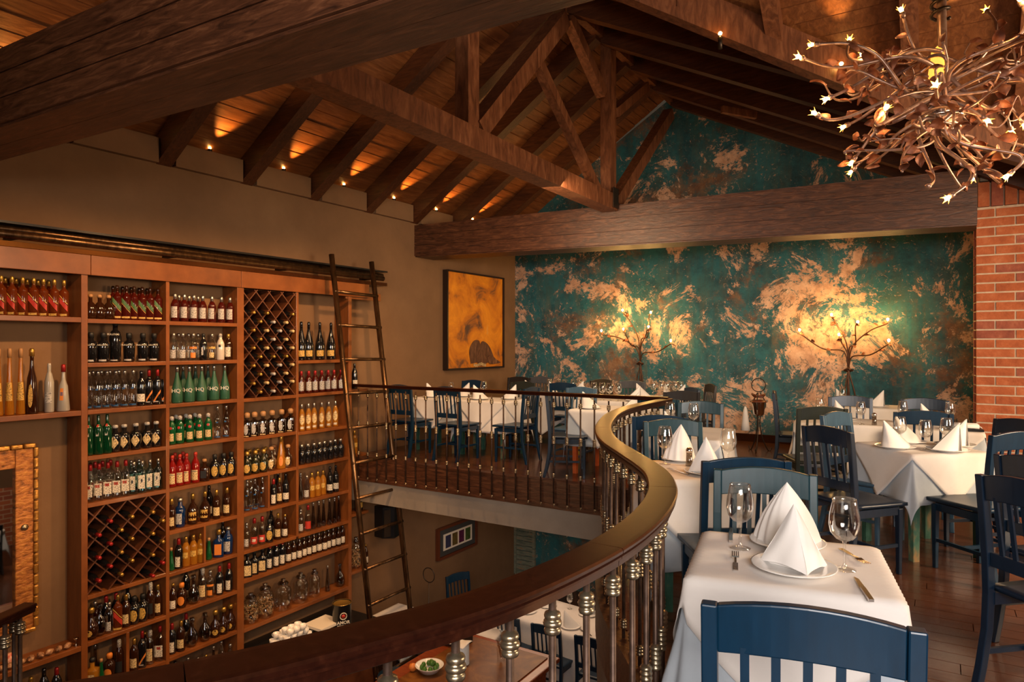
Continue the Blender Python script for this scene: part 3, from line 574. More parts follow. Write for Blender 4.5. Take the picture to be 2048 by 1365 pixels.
bt('yellow_oval', 'squat black bottle with round yellow label', 'gin', .23, 'black_glass', 'l_black', (.04, 1.1), [(.12, .56, .7, 'l_gold', 'oval')])
bt('brown_flask', 'brown flask bottle with dark label', 'box', .20, 'brown_glass', 'cork', (.02, 1.2), [(.15, .5, .5, 'l_black', 0)])
bt('blue_brandy', 'dark blue rounded bottle with silver label', 'gin', .26, 'blue_glass', 'silver_foil', (.03, 1.2), [(.12, .5, .6, 'l_silver', 0)])
bt('gold_dec', 'dark rounded bottle with gold label and collar', 'squat', .28, 'brown_glass', 'gold_foil', (.05, 1.2), [(.14, .42, .7, 'l_gold', 0)])
bt('dark_cream', 'dark whisky bottle with cream label', 'std', .27, 'brown_glass', 'gold_foil', (.05, 1.15), [(.12, .42, .8, 'l_cream', 0)])
bt('horseshoe', 'clear squat tequila bottle with copper cap', 'box', .24, 'smoke', 'cork', (.05, 1.7), [(.10, .55, .45, 'l_silver', 'oval'), (.02, .06, .5, 'l_cream', 0)])
bt('tequila', 'dark tequila bottle with yellow oval label', 'squat', .23, 'olive_glass', 'gold_foil', (.04, 1.7), [(.1, .46, .7, 'l_gold', 'oval')])
bt('tequila_clear', 'clear tequila bottle with cream round label', 'squat', .24, 'clear', 'cork', (.03, 1.8), [(.12, .5, .55, 'l_cream', 'oval')])
bt('gold_cone', 'large gold conical bottle with amber label', 'cone', .34, 'golden', 'gold_foil', (.06, 1.1), [(.1, .4, .5, 'l_orange', 'oval')])
bt('champagne', 'large black champagne bottle with gold label', 'magnum', .42, 'black_glass', 'black_glass', (.08, 1.15), [(.10, .26, .8, 'l_gold', 0)])
bt('red_whisky_small', 'small dark red whisky bottle with silver label', 'std', .24, 'deep_red', 'red_foil', (.05, 1.2), [(.12, .52, .8, 'l_silver', 0)])
bt('cream_label', 'golden whisky bottle with cream oval label', 'tall', .29, 'golden', 'silver_foil', (.06, 1.2), [(.24, .60, .9, 'l_cream', 'oval'), (.08, .16, .6, 'l_white', 0)])
bt('small_black', 'small black bottle with silver cap', 'gin', .21, 'black_glass', 'silver_foil', (.03, 1.1))
bt('golden_rum', 'golden rum bottle', 'std', .27, 'golden', 'gold_foil', (.05, 1.2), [(.3, .5, .7, 'l_gold', 0)])
bt('dark_wine', 'dark wine bottle with white label', 'std', .30, 'black_glass', 'black_glass', (.06, 1.15), [(.12, .35, .9, 'l_white', 0)])
bt('slim_clear', 'slim clear spirit bottle', 'slim', .29, 'smoke', 'silver_foil', (.03, 1.1))
bt('red_syrup', 'clear bottle with red label and red cap', 'std', .28, 'clear', 'red_foil', (.05, 1.2), [(.1, .4, .9, 'l_red', 0)])
bt('pink_gin', 'clear bottle with pink-red print and red cap', 'std', .28, 'clear', 'red_foil', (.05, 1.3), [(.1, .36, .9, 'l_red', 0), (.18, .28, .5, 'l_white', 0)])
bt('liqueur_box', 'square black bottle with cream label', 'box', .24, 'black_glass', 'l_black', (.03, 1.2), [(.08, .5, .6, 'l_cream', 0)])
bt('red_top', 'dark bottle with red top and white label', 'std', .27, 'black_glass', 'red_foil', (.07, 1.2), [(.08, .42, .6, 'l_white', 0)])
bt('beer', 'small dark cream-labelled bottle', 'tall', .24, 'brown_glass', 'gold_foil', (.02, 1.15), [(.1, .4, .9, 'l_white', 0)])
bt('decanter', 'rounded amber decanter with glass stopper', 'dec', .26, 'smoke', 'clear', (.04, 1.3))
bt('amber_dec', 'rounded dark cognac decanter with gold label', 'dec', .25, 'brown_glass', 'gold_foil', (.04, 1.2), [(.12, .34, .5, 'l_gold', 'oval')])
bt('orange_label', 'dark squat bottle with orange cap and label', 'gin', .22, 'brown_glass', 'l_orange', (.04, 1.2), [(.12, .5, .7, 'l_orange', 'oval')])
bt('gold_box', 'square bottle of golden tequila with yellow label', 'box', .24, 'golden', 'l_black', (.03, 1.3), [(.1, .5, .6, 'l_cream', 0)])
bt('blue_print', 'blue bottle with orange print', 'box', .26, 'blue_glass', 'gold_foil', (.05, 1.2), [(.1, .5, .6, 'l_orange', 0)])
bt('small_green', 'small green bottle', 'slim', .20, 'green_glass', 'cork', (.02, 1.1))
bt('tall_gold', 'very tall tapering bottle of golden liqueur', 'slim', .50, 'golden', 'cork', (.07, 1.2), [(.22, .50, 1.1, 'l_gold', 0)])
bt('pyramid', 'tall pyramid-shaped dark tequila bottle with stopper', 'pyr', .50, 'brown_glass', 'gold_foil', (.06, 1.4), [(.10, .46, .4, 'l_gold', 'oval')])
bt('etched', 'tall clear bottle with etched pattern and silver label', 'tall', .38, 'frosted', 'l_silver', (.06, 1.1), [(.2, .42, .8, 'l_silver', 0)])
bt('frost_red', 'frosted flared bottle with red cap and painted patch', 'pyr', .37, 'frosted', 'red_foil', (.06, 1.25), [(.24, .5, .35, 'l_orange', 0), (.34, .42, .3, 'l_blue', 0)])
bt('cream_rum', 'clear rum bottle with cream label lettered CAPRI', 'std', .29, 'clear', 'l_silver', (.05, 1.3), [(.12, .5, .8, 'l_cream', 0)], ('CAPRI', .013, .44, 'l_red'))
bt('coffee_liqueur', 'dark rounded coffee liqueur bottle with brown label', 'std', .31, 'brown_glass', 'l_white', (.07, 1.2), [(.15, .45, .8, 'l_black', 0)])
nb = 0
def place_bottle(key, loc, rot, label, group):
    global nb; nb += 1
    desc, bm_, cm, lm, fc, cat, h = BT[key]
    o = obj('bottle', bm_, None, loc, rot, label, cat, group)
    obj('cap', cm, o)
    for q in lm: obj('paper_label', q, o)
    if fc: obj('lettering', fc[0], o, (fc[2]+.0015, 0, fc[1]), (PI/2, 0, PI/2))
    return o
BAY = {0: 'mirror bay', 1: 'second bay', 2: 'third bay', 3: 'fourth bay', 4: 'fifth bay'}
def row(bay, shelfname, z, items, back=()):
    # items: (image column read from the photo, bottle kind); back: columns of bottles standing behind, same kinds
    cnt = {}; xf = XF-.072; n = 0
    its = [(onX(px, xf), k) for px, k in items]; its.sort()
    for i in range(1, len(its)):                  # keep neighbours from running into each other
        if its[i][0]-its[i-1][0] < .079: its[i] = (its[i-1][0]+.079, its[i][1])
    for i, (y, k) in enumerate(its):
        place_bottle(k, (xf+random.uniform(-.01, .01) if k != 'horseshoe' else xf, y, z+.0015), -.75+random.uniform(-.15, .15), '%s, %s from left, %s, %s shelf' % (BT[k][0] if bay != 3 or 'long' not in shelfname else BT[k][0], ORD[i], BAY[bay] if 'long' not in shelfname else 'right', shelfname), 'bottles on the %s %s shelf' % (BAY[bay], shelfname))
    if not back and z < .2 and bay in (1, 2, 3) and 'long' not in shelfname and shelfname != 'tenth': back = [((items[i][0]+items[i+1][0])/2-4, items[i][1]) for i in range(0, len(items)-1) if items[i+1][0]-items[i][0] < 32]
    for j, (px, k) in enumerate(back): place_bottle(k, (XW+.062, onX(px, XW+.062), z+.0015), -.7, '%s, half hidden behind, %s from left, %s, %s shelf' % (' '.join(BT[k][0].split()[:3]), ORD[j], BAY[bay], shelfname), 'back row bottles')
def seq(k, *px): return [(p, k) for p in px]
row(0, 'top', 1.745, seq('red_whisky', 2, 22, 43, 65, 86, 105, 125), seq('red_whisky', 10, 32, 54, 76, 97))
row(0, 'second', .91, seq('tall_gold', -3, 15, 32)+[(64, 'pyramid'), (98, 'etched'), (127, 'frost_red')])
row(1, 'top', 1.735, seq('round_rum', 182, 194, 214)+seq('green_whisky', 235, 252, 268, 284, 300, 316), seq('green_whisky', 226, 245, 262, 278, 294))
row(1, 'second', 1.335, seq('black_gin', 181, 207)+[(231, 'big_gin')]+seq('black_gin', 259, 286, 309))
row(1, 'third', .907, seq('clear_vodka', 179, 193, 210, 228, 245, 260)+[(276, 'dark_wine')]+seq('black_whisky', 291, 308, 323), seq('clear_vodka', 186, 203, 220, 238))
row(1, 'fourth', .49, seq('green_herbal', 178, 190, 207)+seq('diamond_gin', 227, 247, 271, 294, 312))
row(1, 'fifth', .063, seq('red_cap_gin', 181, 197, 213, 230, 246)+seq('blue_gin', 264, 281, 298, 316), seq('red_cap_gin', 190, 205, 221)+seq('blue_gin', 262, 278))
row(1, 'seventh', -1.19, [(182, 'amber_dec'), (200, 'decanter'), (217, 'clear_short'), (231, 'red_whisky'), (252, 'dark_cream'), (268, 'yellow_oval'), (285, 'yellow_oval'), (299, 'coffee_liqueur'), (315, 'dark_cream')], [(190, 'chivas'), (212, 'red_top'), (232, 'red_top'), (255, 'dark_wine')])
row(1, 'eighth', -1.64, [(184, 'gold_box'), (199, 'small_green'), (214, 'orange_label'), (238, 'coffee_liqueur'), (268, 'dark_cream'), (281, 'black_whisky'), (298, 'cream_rum'), (319, 'red_cap_gin')], [(190, 'slim_clear'), (290, 'beer')])
row(1, 'ninth', -2.06, [(186, 'dark_wine'), (205, 'clear_short'), (222, 'beer'), (240, 'dark_wine'), (262, 'beer'), (285, 'yellow_oval'), (305, 'dark_cream')])
row(2, 'top', 1.735, seq('chivas', 349, 368, 387, 406, 424, 444, 460), seq('chivas', 358, 378, 396))
row(2, 'second', 1.335, seq('clear_short', 348, 366)+[(388, 'orange_vodka'), (406, 'black_vodka'), (423, 'yellow_vodka'), (440, 'white_vodka'), (457, 'brown_label')], seq('clear_short', 357, 377, 396))
row(2, 'third', .907, seq('green_champ', 353, 379, 404, 429, 450), seq('green_champ', 366, 391, 416))
row(2, 'fourth', .49, seq('tanq', 344, 360, 380, 398, 416)+seq('clear_vodka', 434, 452), seq('tanq', 352, 372, 390))
row(2, 'fifth', .063, seq('red_aperitif', 344, 357, 373, 390)+[(409, 'brown_flask')]+seq('yellow_oval', 430, 446, 462), seq('red_aperitif', 350, 366))
row(2, 'sixth', -.365, [(343, 'dark_cream'), (361, 'blue_brandy'), (386, 'gold_dec'), (410, 'gold_dec'), (432, 'dark_cream'), (454, 'dark_cream')], [(418, 'dark_wine')])
row(2, 'seventh', -.785, [(343, 'small_green'), (357, 'red_top'), (371, 'golden_rum'), (382, 'golden_rum'), (394, 'golden_rum'), (418, 'small_green'), (438, 'blue_print'), (457, 'blue_brandy')], [(445, 'dark_wine')])
row(2, 'eighth', -1.19, [(345, 'beer'), (363, 'orange_label'), (386, 'decanter'), (406, 'cream_rum'), (421, 'orange_vodka'), (438, 'red_top'), (457, 'red_top')], [(372, 'dark_wine'), (400, 'slim_clear')])
row(2, 'ninth', -1.63, [(345, 'red_top'), (361, 'dark_cream'), (383, 'decanter'), (410, 'decanter'), (430, 'amber_dec'), (446, 'amber_dec'), (462, 'amber_dec')], [(372, 'red_top')])
row(2, 'tenth', -2.06, [(350, 'dark_wine'), (375, 'slim_clear'), (395, 'clear_short'), (412, 'beer'), (428, 'slim_clear'), (443, 'clear_vodka'), (460, 'clear_short')])
row(3, 'second', .465, seq('horseshoe', 494, 509, 526, 544, 563, 581))
row(3, 'third', .04, [(494, 'tequila'), (511, 'tequila'), (527, 'tequila'), (543, 'tequila_clear'), (561, 'gold_cone'), (575, 'tequila_clear')])
row(3, 'fourth', -.37, seq('clear_vodka', 495, 509, 525)+[(547, 'red_top'), (559, 'dark_cream'), (571, 'dark_wine')], seq('clear_vodka', 502, 516)+[(556, 'dark_wine')])
row(3, 'fifth', -.785, [(494, 'clear_short'), (509, 'pink_gin'), (524, 'pink_gin'), (538, 'yellow_oval'), (556, 'dark_cream'), (569, 'beer')], [(542, 'dark_wine')])
row(4, 'top', 1.31, seq('champagne', 602, 618, 640, 662))
row(4, 'second', .905, seq('red_whisky_small', 603, 617, 631, 644, 657, 669, 681))
row(4, 'third', .45, seq('cream_label', 603, 616, 629, 643, 657, 671))
row(4, 'fourth', .042, seq('small_black', 604, 616, 627, 638, 649, 660, 671, 681))
row(4, 'fifth', -.39, [(602, 'deep' and 'slim_clear'), (613, 'clear_short')]+seq('golden_rum', 624, 635, 647)+seq('dark_wine', 659, 671))
row(4, 'sixth', -.787, [(602, 'clear_short'), (615, 'red_syrup')]+seq('slim_clear', 627, 638, 648, 658, 668, 678))
row(3, 'long sixth', -1.10, seq('liqueur_box', 494, 509, 525)+seq('red_top', 539, 552, 564)+seq('beer', 577, 588, 597, 607, 616, 625, 634, 644, 654, 664, 674, 684))
# bottles lying in the racks, necks out
def rack_bottle(y, z, label, group, cap):
    o = obj('wine_bottle', BT['dark_wine'][1], None, (XW+.012, y, z), (0, PI/2, 0), label, 'bottle', group)
    obj('cap', cap, o)
caps = [MB().lathe([(.0175, .262), (.0175, .328), (.014, .333), (0, .334)], 10).mesh('foil_cap', m) for m in ('l_silver', 'l_cream', 'red_foil', 'gold_foil')]
R1 = [(3.304, -.12), (3.5, -.12), (3.70, -.12), (3.205, -.224), (3.402, -.224), (3.8, -.224), (3.304, -.328), (3.5, -.328), (3.70, -.328), (3.205, -.43), (3.402, -.43), (3.8, -.43), (3.304, -.534), (3.5, -.534), (3.70, -.534), (3.205, -.637), (3.402, -.637), (3.8, -.637), (3.70, -.736)]
for i, (y, z) in enumerate(R1): rack_bottle(y, z, 'dark wine bottle lying in lower diamond rack, %s counting rows from top left' % ORD[i], 'wine bottles in the lower rack', caps[3 if i % 3 else 2] if i < 17 else caps[2])
n = 0
for r in range(10):
    for c in range(4 if r % 2 == 0 else 3):
        if r == 0 and c == 2: continue
        y = Y3+(c*2+(r % 2))*.0895; z = 1.857-r*.0986
        if y > 5.46: continue
        rack_bottle(y, z, 'dark wine bottle in upper diamond rack, row %s from top, %s from left' % (('one', 'two', 'three', 'four', 'five', 'six', 'seven', 'eight', 'nine', 'ten')[r], ORD[c]), 'wine bottles in the upper rack', caps[(r+c) % 2 if (r*c) % 5 else 3]); n += 1
# glass jars on the long bottom shelf
def jar(px, fill, label, h=.34, r=.085, z=-1.645, x=XF-.11):
    y = onX(px, x); t = thing('glass_jar', label, 'jar', (x, y, z+.002), 0, 'glass jars on the long shelf')
    b = MB().lathe([(r*.9, 0), (r, .01), (r, h*.62), (r*.86, h*.70), (r*.55, h*.76), (r*.62, h*.82)], 16, cap=False); b.build('jar_body', 'clear', t)
    MB().lathe([(r*.6, h*.81), (r*.66, h*.85), (r*.5, h*.90), (.02, h*.93), (.03, h*.98), (0, h)], 14).build('lid', 'smoke', t)
    if fill:
        c = MB(); rr = random.Random(3)
        for k in range(150):
            a = rr.uniform(0, 2*PI); q = rr.choice((.93, .93, .6))*r*.9; zz = rr.uniform(.03, h*.60); s_ = .014; T_ = Matrix.Translation((q*math.cos(a), q*math.sin(a), zz)) @ Matrix.Rotation(rr.uniform(0, 3), 4, 'X') @ Matrix.Rotation(rr.uniform(0, 3), 4, 'Z')
            c.box((0, 0, 0), (s_*1.6, s_, s_*.7), T_)
        c.build('candies', 'candy', t, kind='stuff')
jar(501, 1, 'round glass jar filled with wrapped candies at the left end of the long shelf', .33, .088); jar(530, 1, 'large glass jar filled with colourful candies, second on the long shelf', .38, .10)
jar(566, 0, 'large empty glass jar right of the candy jars', .36, .098); jar(601, 0, 'large empty greenish glass jar in the middle of the long shelf', .36, .092); jar(629, 0, 'tall empty glass jar with narrow neck on the long shelf', .34, .07)
place_bottle('slim_clear', (XF-.1, onX(655, XF-.1), -1.644), 0, 'small pointed glass carafe on the long shelf right of the jars', 'bottles on the long shelf'); place_bottle('decanter', (XF-.1, onX(680, XF-.1), -1.644), 0, 'clear stoppered decanter at the right end of the long shelf', 'bottles on the long shelf')
for k, px, z, l in (('dark_wine', 709, .912, 'dark wine bottle on the upper corner shelf behind the ladder'), ('golden_rum', 709, .042, 'golden bottle on the second corner shelf behind the ladder'), ('champagne', 717, -.738, 'champagne bottle with gold neck on the third corner shelf'), ('beer', 731, -1.498, 'dark bottle beside the candy jar on the lowest corner shelf')): place_bottle(k, (XC, onX(px, XC), z), -.4, l, None)
jar(712, 1, 'tall candy jar on the lowest corner shelf behind the ladder', .42, .06, -1.50, XC)
# back counter with cups, glasses and can
bc = thing('back_counter', 'dark back counter below the bottle shelves holding cups and glasses', 'counter')
MB().box((-6.355, 5.55, -1.96), (.78, 1.555, .05)).build('countertop', 'black', bc); MB().box((-6.39, 5.55, -2.43), (.7, 1.55, .92)).build('cabinet', 'rack_wood', bc)
cup_me = MB().lathe([(.022, 0), (.036, .02), (.040, .06), (.037, .06), (.033, .022), (0, .01)], 14); cup_me.tube([(.036+.018*math.sin(a), 0, .032+.02*math.cos(a)) for a in [i*PI/6 for i in range(7)]], .005, 6); cup_me = cup_me.mesh('cup', 'china')
k = 0
for lay in range(4):
    for i in range(6-lay):
        for j in range(3 if lay < 3 else 2):
            y = 4.98+i*.088+lay*.04; x = -6.16-j*.088+lay*.01
            obj('coffee_cup', cup_me, None, (x, y, -1.935+lay*.062), random.uniform(0, 6), 'white coffee cup in the heap, layer %s from below, %s along, row %s from front' % (('one', 'two', 'three', 'four')[lay], ORD[i], ('one', 'two', 'three')[j]), 'cup', 'white coffee cups on the back counter'); k += 1
tum = MB().lathe([(.026, 0), (.03, .002), (.036, .12)], 12, cap=False).mesh('tumbler', 'glass')
for i in range(4):
    for j in range(3): obj('tumbler', tum, None, (-6.08-j*.085, 5.52+i*.078, -1.934), 0, 'clear tumbler on the back counter, %s from cups, row %s from front' % (ORD[i], ('one', 'two', 'three')[j]), 'glass', 'tumblers on the back counter')
MB().box((-6.15, 5.60, -1.795), (.30, .34, .03)).build('paper_stack', 'paper', None, label='stack of white papers lying on top of the tumblers', cat='papers')
can = thing('coffee_can', 'large black coffee can lettered in white with a red dot', 'can', (-6.02, 5.77, -1.934), -.62)
MB().lathe([(.108, 0), (.112, .005), (.110, .012), (.110, .345), (.113, .35), (.113, .356), (.104, .358), (.102, .348), (0, .348)], 28).build('can_body', 'black', can)
MB().lathe([(0, .3485), (.101, .3485), (.112, .36), (.114, .356)], 28, cap=False).build('lid', 'gold_foil', can)
def text(s, size, loc, rot, m, parent, name='lettering', bold=0.):
    return obj(name, text_mesh(s, size, m, bold), parent, loc, rot)
text('AMOR', .052, (.1112, 0, .155), (PI/2, 0, PI/2), 'l_ink', can, bold=.0012); text('PERFECTO', .030, (.1112, 0, .115), (PI/2, 0, PI/2), 'l_ink', can, bold=.0012); text('Café de Colombia', .014, (.1112, 0, .088), (PI/2, 0, PI/2), 'l_ink', can)
MB().tube([(.1115, .038*math.cos(a), .23+.038*math.sin(a)) for a in [i*PI/12 for i in range(24)]], .006, 6, True).build('ring', 'l_white', can); MB().lathe([(0, 0), (.023, 0), (.023, .003), (0, .0035)], 18, T=Matrix.Translation((.110, 0, .23)) @ Matrix.Rotation(PI/2, 4, 'Y')).build('dot', 'l_red', can)
# ornaments on the low shelf of the mirror bay
mat('shell', rough=.5, ramp=[(.35, (.08, .035, .015)), (.55, (.4, .2, .1)), (.7, (.6, .42, .25))], scale=30); mat('red_shell', rough=.4, ramp=[(.4, (.5, .03, .02)), (.6, (.8, .5, .35))], scale=30)
sm = MB().lathe([(0, -.05), (.012, -.04), (.024, -.01), (.027, .01), (.018, .03), (.006, .045), (0, .055)], 10, T=Matrix.Rotation(PI/2, 4, 'X') @ Matrix.Scale(1, 4)).mesh('shell', 'shell')
for i in range(9): 
    y = 2.42+i*.072; obj('shell', sm, None, (XF-.05, y, -1.172), random.uniform(-1, 1)+1.2, 'small brown seashell on the low mirror-bay shelf, %s from left' % ORD[i], 'shell', 'seashells on the low shelf')
MB().lathe([(0, 0), (.035, .008), (.055, .04), (.05, .075), (.028, .10), (0, .105)], 12).build('ornament', 'red_shell', None, loc=(XF-.12, 2.58, -1.20), label='round red and white ornament behind the seashells', cat='ornament')
MB().lathe([(.02, 0), (.006, .012), (.006, .05), (.022, .07), (.02, .075), (0, .074)], 10).build('ornament', 'silver', None, loc=(XF-.04, 3.06, -1.20), label='tiny silver cup ornament at the right end of the shell shelf', cat='ornament')
for i, (y, kk) in enumerate(((2.35, 'dark_wine'), (2.5, 'beer'), (2.62, 'gold_dec'), (2.72, 'dark_cream'), (2.82, 'dark_wine'), (2.92, 'red_top'))): place_bottle(kk, (XF-.08, y, -1.649), -.7, '%s under the seashell shelf, %s from left' % (BT[kk][0], ORD[i]), 'bottles under the seashell shelf')
# mirror
mi = thing('wall_mirror', 'mirror in a carved gilded wooden frame hanging left of the bottle shelves', 'mirror', (XW+.03, 2.22, -.18))
MB().box((-.01, 0, 0), (.03, .86, 1.24)).build('glass', 'mirror', mi)
for (y, z, dy, dz) in ((.50, 0, .14, 1.56), (-.50, 0, .14, 1.56), (0, .70, .86, .16), (0, -.70, .86, .16)): MB().box((.01, y, z), (.05, dy, dz)).build('frame_board', 'gold_frame', mi, bevel=.006)
for i in range(17):
    for y in (.585, -.585): MB().box((.02, y, -.74+i*.0925), (.07, .04, .085)).build('carved_block', 'gold_carved', mi, bevel=.012)
for i in range(12):
    for z in (.80, -.80): MB().box((.02, -.54+i*.098, z), (.07, .09, .04)).build('carved_block', 'gold_carved', mi, bevel=.012)
MB().lathe([(0, 0), (.03, 0), (.03, .006), (.012, .014), (0, .015)], 8, T=Matrix.Translation((.036, .50, .10)) @ Matrix.Rotation(PI/2, 4, 'Y')).build('rosette', 'brass', mi)
# ladder
ld = thing('library_ladder', 'tall bronze pipe ladder leaning on the rail over the bottle shelves', 'ladder')
LA, LB = Vector((-6.36, 5.92, 2.62)), Vector((-5.54, 5.92, LOW)); RA, RB = Vector((-6.36, 6.62, 2.60)), Vector((-5.54, 6.62, LOW))
for a, b_ in ((LA, LB), (RA, RB)): MB().tube([a, b_], .034, 12).build('side_rail', 'ladder_metal', ld)
for i in range(13):
    t = (2.62-(2.16-i*.418))/(2.62-LOW); MB().tube([LA.lerp(LB, t)+Vector((.012, -.03, 0)), RA.lerp(RB, t)+Vector((.012, .03, 0))], .021, 10).build('rung', 'ladder_metal', ld)
# speaker on the lower left wall
spk = thing('wall_speaker', 'black wedge speaker mounted on the lower left wall behind the ladder', 'speaker', (XW+.02, 7.25, -1.0), -.35)
b = MB(); P = [(0, -.17), (.20, -.12), (.30, .02), (.20, .15), (0, .17)]; b.poly(P, -.22, .22); b.build('speaker_body', 'black', spk, bevel=.01)
MB().box((.262, -.05, 0), (.01, .15, .38), Matrix.Rotation(.0, 4, 'Z')).build('grille', 'dark_metal', spk)
# painting and framed prints
pa = thing('painting', 'orange abstract canvas with brown curled figure in thin black frame, above the balcony tables', 'painting', (XW+.03, 9.49, 1.9))
for (y, z, dy, dz) in ((.83, 0, .025, 1.62), (-.83, 0, .025, 1.62), (0, .80, 1.66, .025), (0, -.80, 1.66, .025)): MB().box((.02, y, z), (.10, dy, dz)).build('frame_side', 'frame_dark', pa)
MB().box((.03, 0, 0), (.03, 1.62, 1.57)).build('canvas', 'canvas', pa)
mat('fig', rough=.6, ramp=[(.35, (.07, .025, .012)), (.6, (.16, .07, .035)), (.75, (.35, .17, .08))], scale=7, stretch=(1, 3, 1))
def blob(pts, x, name='figure_shape', m='fig'): 
    c = [Vector((0, y, z)) for y, z in pts]+[Vector((0, pts[0][0], pts[0][1]))]; q = crom(c, 6)[:-1]; b = MB(); n = len(q); b.add([(x, p.y, p.z) for p in q]+[(x+.008, p.y, p.z) for p in q], [tuple(range(n, 2*n))]+[(i, (i+1) % n, (i+1) % n+n, i+n) for i in range(n)]); b.build(name, m, pa)
blob([(-.18, -.72), (-.22, -.50), (-.10, -.34), (.06, -.33), (.10, -.46), (.02, -.62), (-.02, -.70)], .046); blob([(.08, -.45), (.16, -.34), (.34, -.40), (.48, -.56), (.52, -.68), (.36, -.70), (.24, -.62), (.14, -.56)], .047); blob([(-.02, -.70), (.08, -.48), (.26, -.62), (.34, -.70), (.16, -.74)], .054); blob([(.30, -.62), (.42, -.58), (.58, -.66), (.72, -.72), (.50, -.74), (.36, -.72)], .058)
for i in range(9): MB().box((.066, -.10+i*.042, -.742-.012*math.sin(i)), (.006, .024, .05)).build('figure_stripe', 'l_cream', pa)
pr = thing('framed_prints', 'brown frame with four small coloured prints on the lower left wall', 'picture', (XW+.02, 9.0, -1.68))
for (y, z, dy, dz) in ((.52, 0, .05, .50), (-.52, 0, .05, .50), (0, .235, 1.0, .04), (0, -.235, 1.0, .04)): MB().box((.015, y, z), (.05, dy, dz)).build('frame_side', 'frame_brown', pr)
MB().box((.012, 0, 0), (.02, .98, .42)).build('mount', 'slate', pr); MB().box((.020, .0, 0), (.02, .78, .26)).build('card', 'paper', pr)
for i, c in enumerate(((.05, .05, .12), (.18, .12, .03), (.14, .02, .08), (.08, .14, .03))): mat('print%d' % i, rough=.5, ramp=[(.3, tuple(x*.4 for x in c)), (.7, tuple(x*1.0 for x in c))], scale=12); MB().box((.031, -.27+i*.18, 0), (.004, .14, .2)).build('print', 'print%d' % i, pr)
# ================================================================ sconces, ice bucket stand
leaf_me = MB(); leaf_me.grid(lambda u, v: ((u-.5)*.062*math.sin(PI*min(v*1.0+.04, 1))**.7*(1.15-v*.5), (v)*.085, .012*math.cos((u-.5)*3)+.014*math.sin(v*3)), 4, 6)
leaf_me = leaf_me.mesh('leaf', 'leaf')
mat('dark_vine', rough=.4, metal=.5, ramp=[(.3, (.05, .02, .010)), (.7, (.13, .06, .03))], scale=20)
bulb_b = MB(); pet_b = MB()
for k in range(5):
    a = 2*PI*k/5; pet_b.add([(0, 0, 0), (.012*math.cos(a-.5), .012*math.sin(a-.5), .016), (.026*math.cos(a), .026*math.sin(a), .034), (.012*math.cos(a+.5), .012*math.sin(a+.5), .016)], [(0, 1, 2, 3)])
bulb_b.lathe([(0, 0), (.008, .004), (.011, .014), (.008, .026), (0, .030)], 8)
bulb_me = bulb_b.mesh('bulb', 'bulb'); pet_me = pet_b.mesh('petals', 'petal'); sb_me = MB().lathe([(0, 0), (.012, .006), (.017, .02), (.012, .034), (0, .04)], 10).mesh('bulb', 'sconce_bulb')
sock_me = MB().lathe([(.004, -.03), (.012, -.024), (.015, -.004), (.011, .002)], 10).mesh('socket', 'vine')
def U(px, py, Y): u = (px-1024)/FPX; Z = Y/(COS+SIN*u); return Vector((Z*(-SIN+COS*u), Y, EYE+(HOR-py)/FPX*Z))
def sconce(label, knot, foot, bulbs, leaves):
    Y = YB-.10; K = U(*knot, Y); t = thing('tree_wall_lamp', label, 'wall lamp', K, 0, 'branching wall lamps')
    for k in range(5):
        f = U(*foot, Y)-K+Vector(((k-2)*.05, .03, 0)); mid = f*.5+Vector((random.uniform(-.05, .05), -.02, 0))
        MB().tube(crom([(random.uniform(-.02, .02), 0, .05), (0, 0, 0), mid, f], 5), .010, 6).build('stem', 'dark_vine', t)
    MB().tube([(-.05, -.02, .0), (.0, -.045, .03), (.05, -.02, .0), (0, .02, -.02)], .018, 6, True).build('bow', 'dark_vine', t)
    for i, (bx, by) in enumerate(bulbs):
        e = U(bx, by, Y-.12-.05*(i % 2))-K; side = 1 if e.x > 0 else -1
        pts = crom([(0, 0, 0), (e.x*.10, -.03, e.z*.48), (e.x*.48+.03*side, -.06, e.z*(.55 if i % 2 else .80)), e-Vector((.03*side, 0, .05)), e-Vector((0, 0, .02))], 6)
        MB().tube(pts, [.0095]*len(pts), 6).build('branch', 'dark_vine', t)
        obj('socket', sock_me, t, e); obj('bulb', sb_me, t, e)
        lamp('sconce_light', 'POINT', K+e+Vector((0, -.06, .05)), 5.0, (1, .52, .14), shadow_soft_size=.03)
        for q in (.45, .66, .85):
            p = pts[int(q*(len(pts)-1))]; obj('leaf', leaf_me, t, p, (random.uniform(-1, 1), random.uniform(-1, 1), random.uniform(0, 6)))
sconce('branching iron tree lamp glowing on the teal wall, left of the two', (1281, 728), (1282, 800), [(1245, 623), (1301.6, 627.6), (1202.7, 664), (1247, 661), (1297, 656), (1341.6, 684)], 0)
sconce('branching iron tree lamp glowing on the teal wall, right, nearer the brick pier', (1697, 741), (1699, 830), [(1663, 632.5), (1715.4, 647), (1775.6, 642), (1599, 663), (1678, 672), (1777.5, 684)], 0)
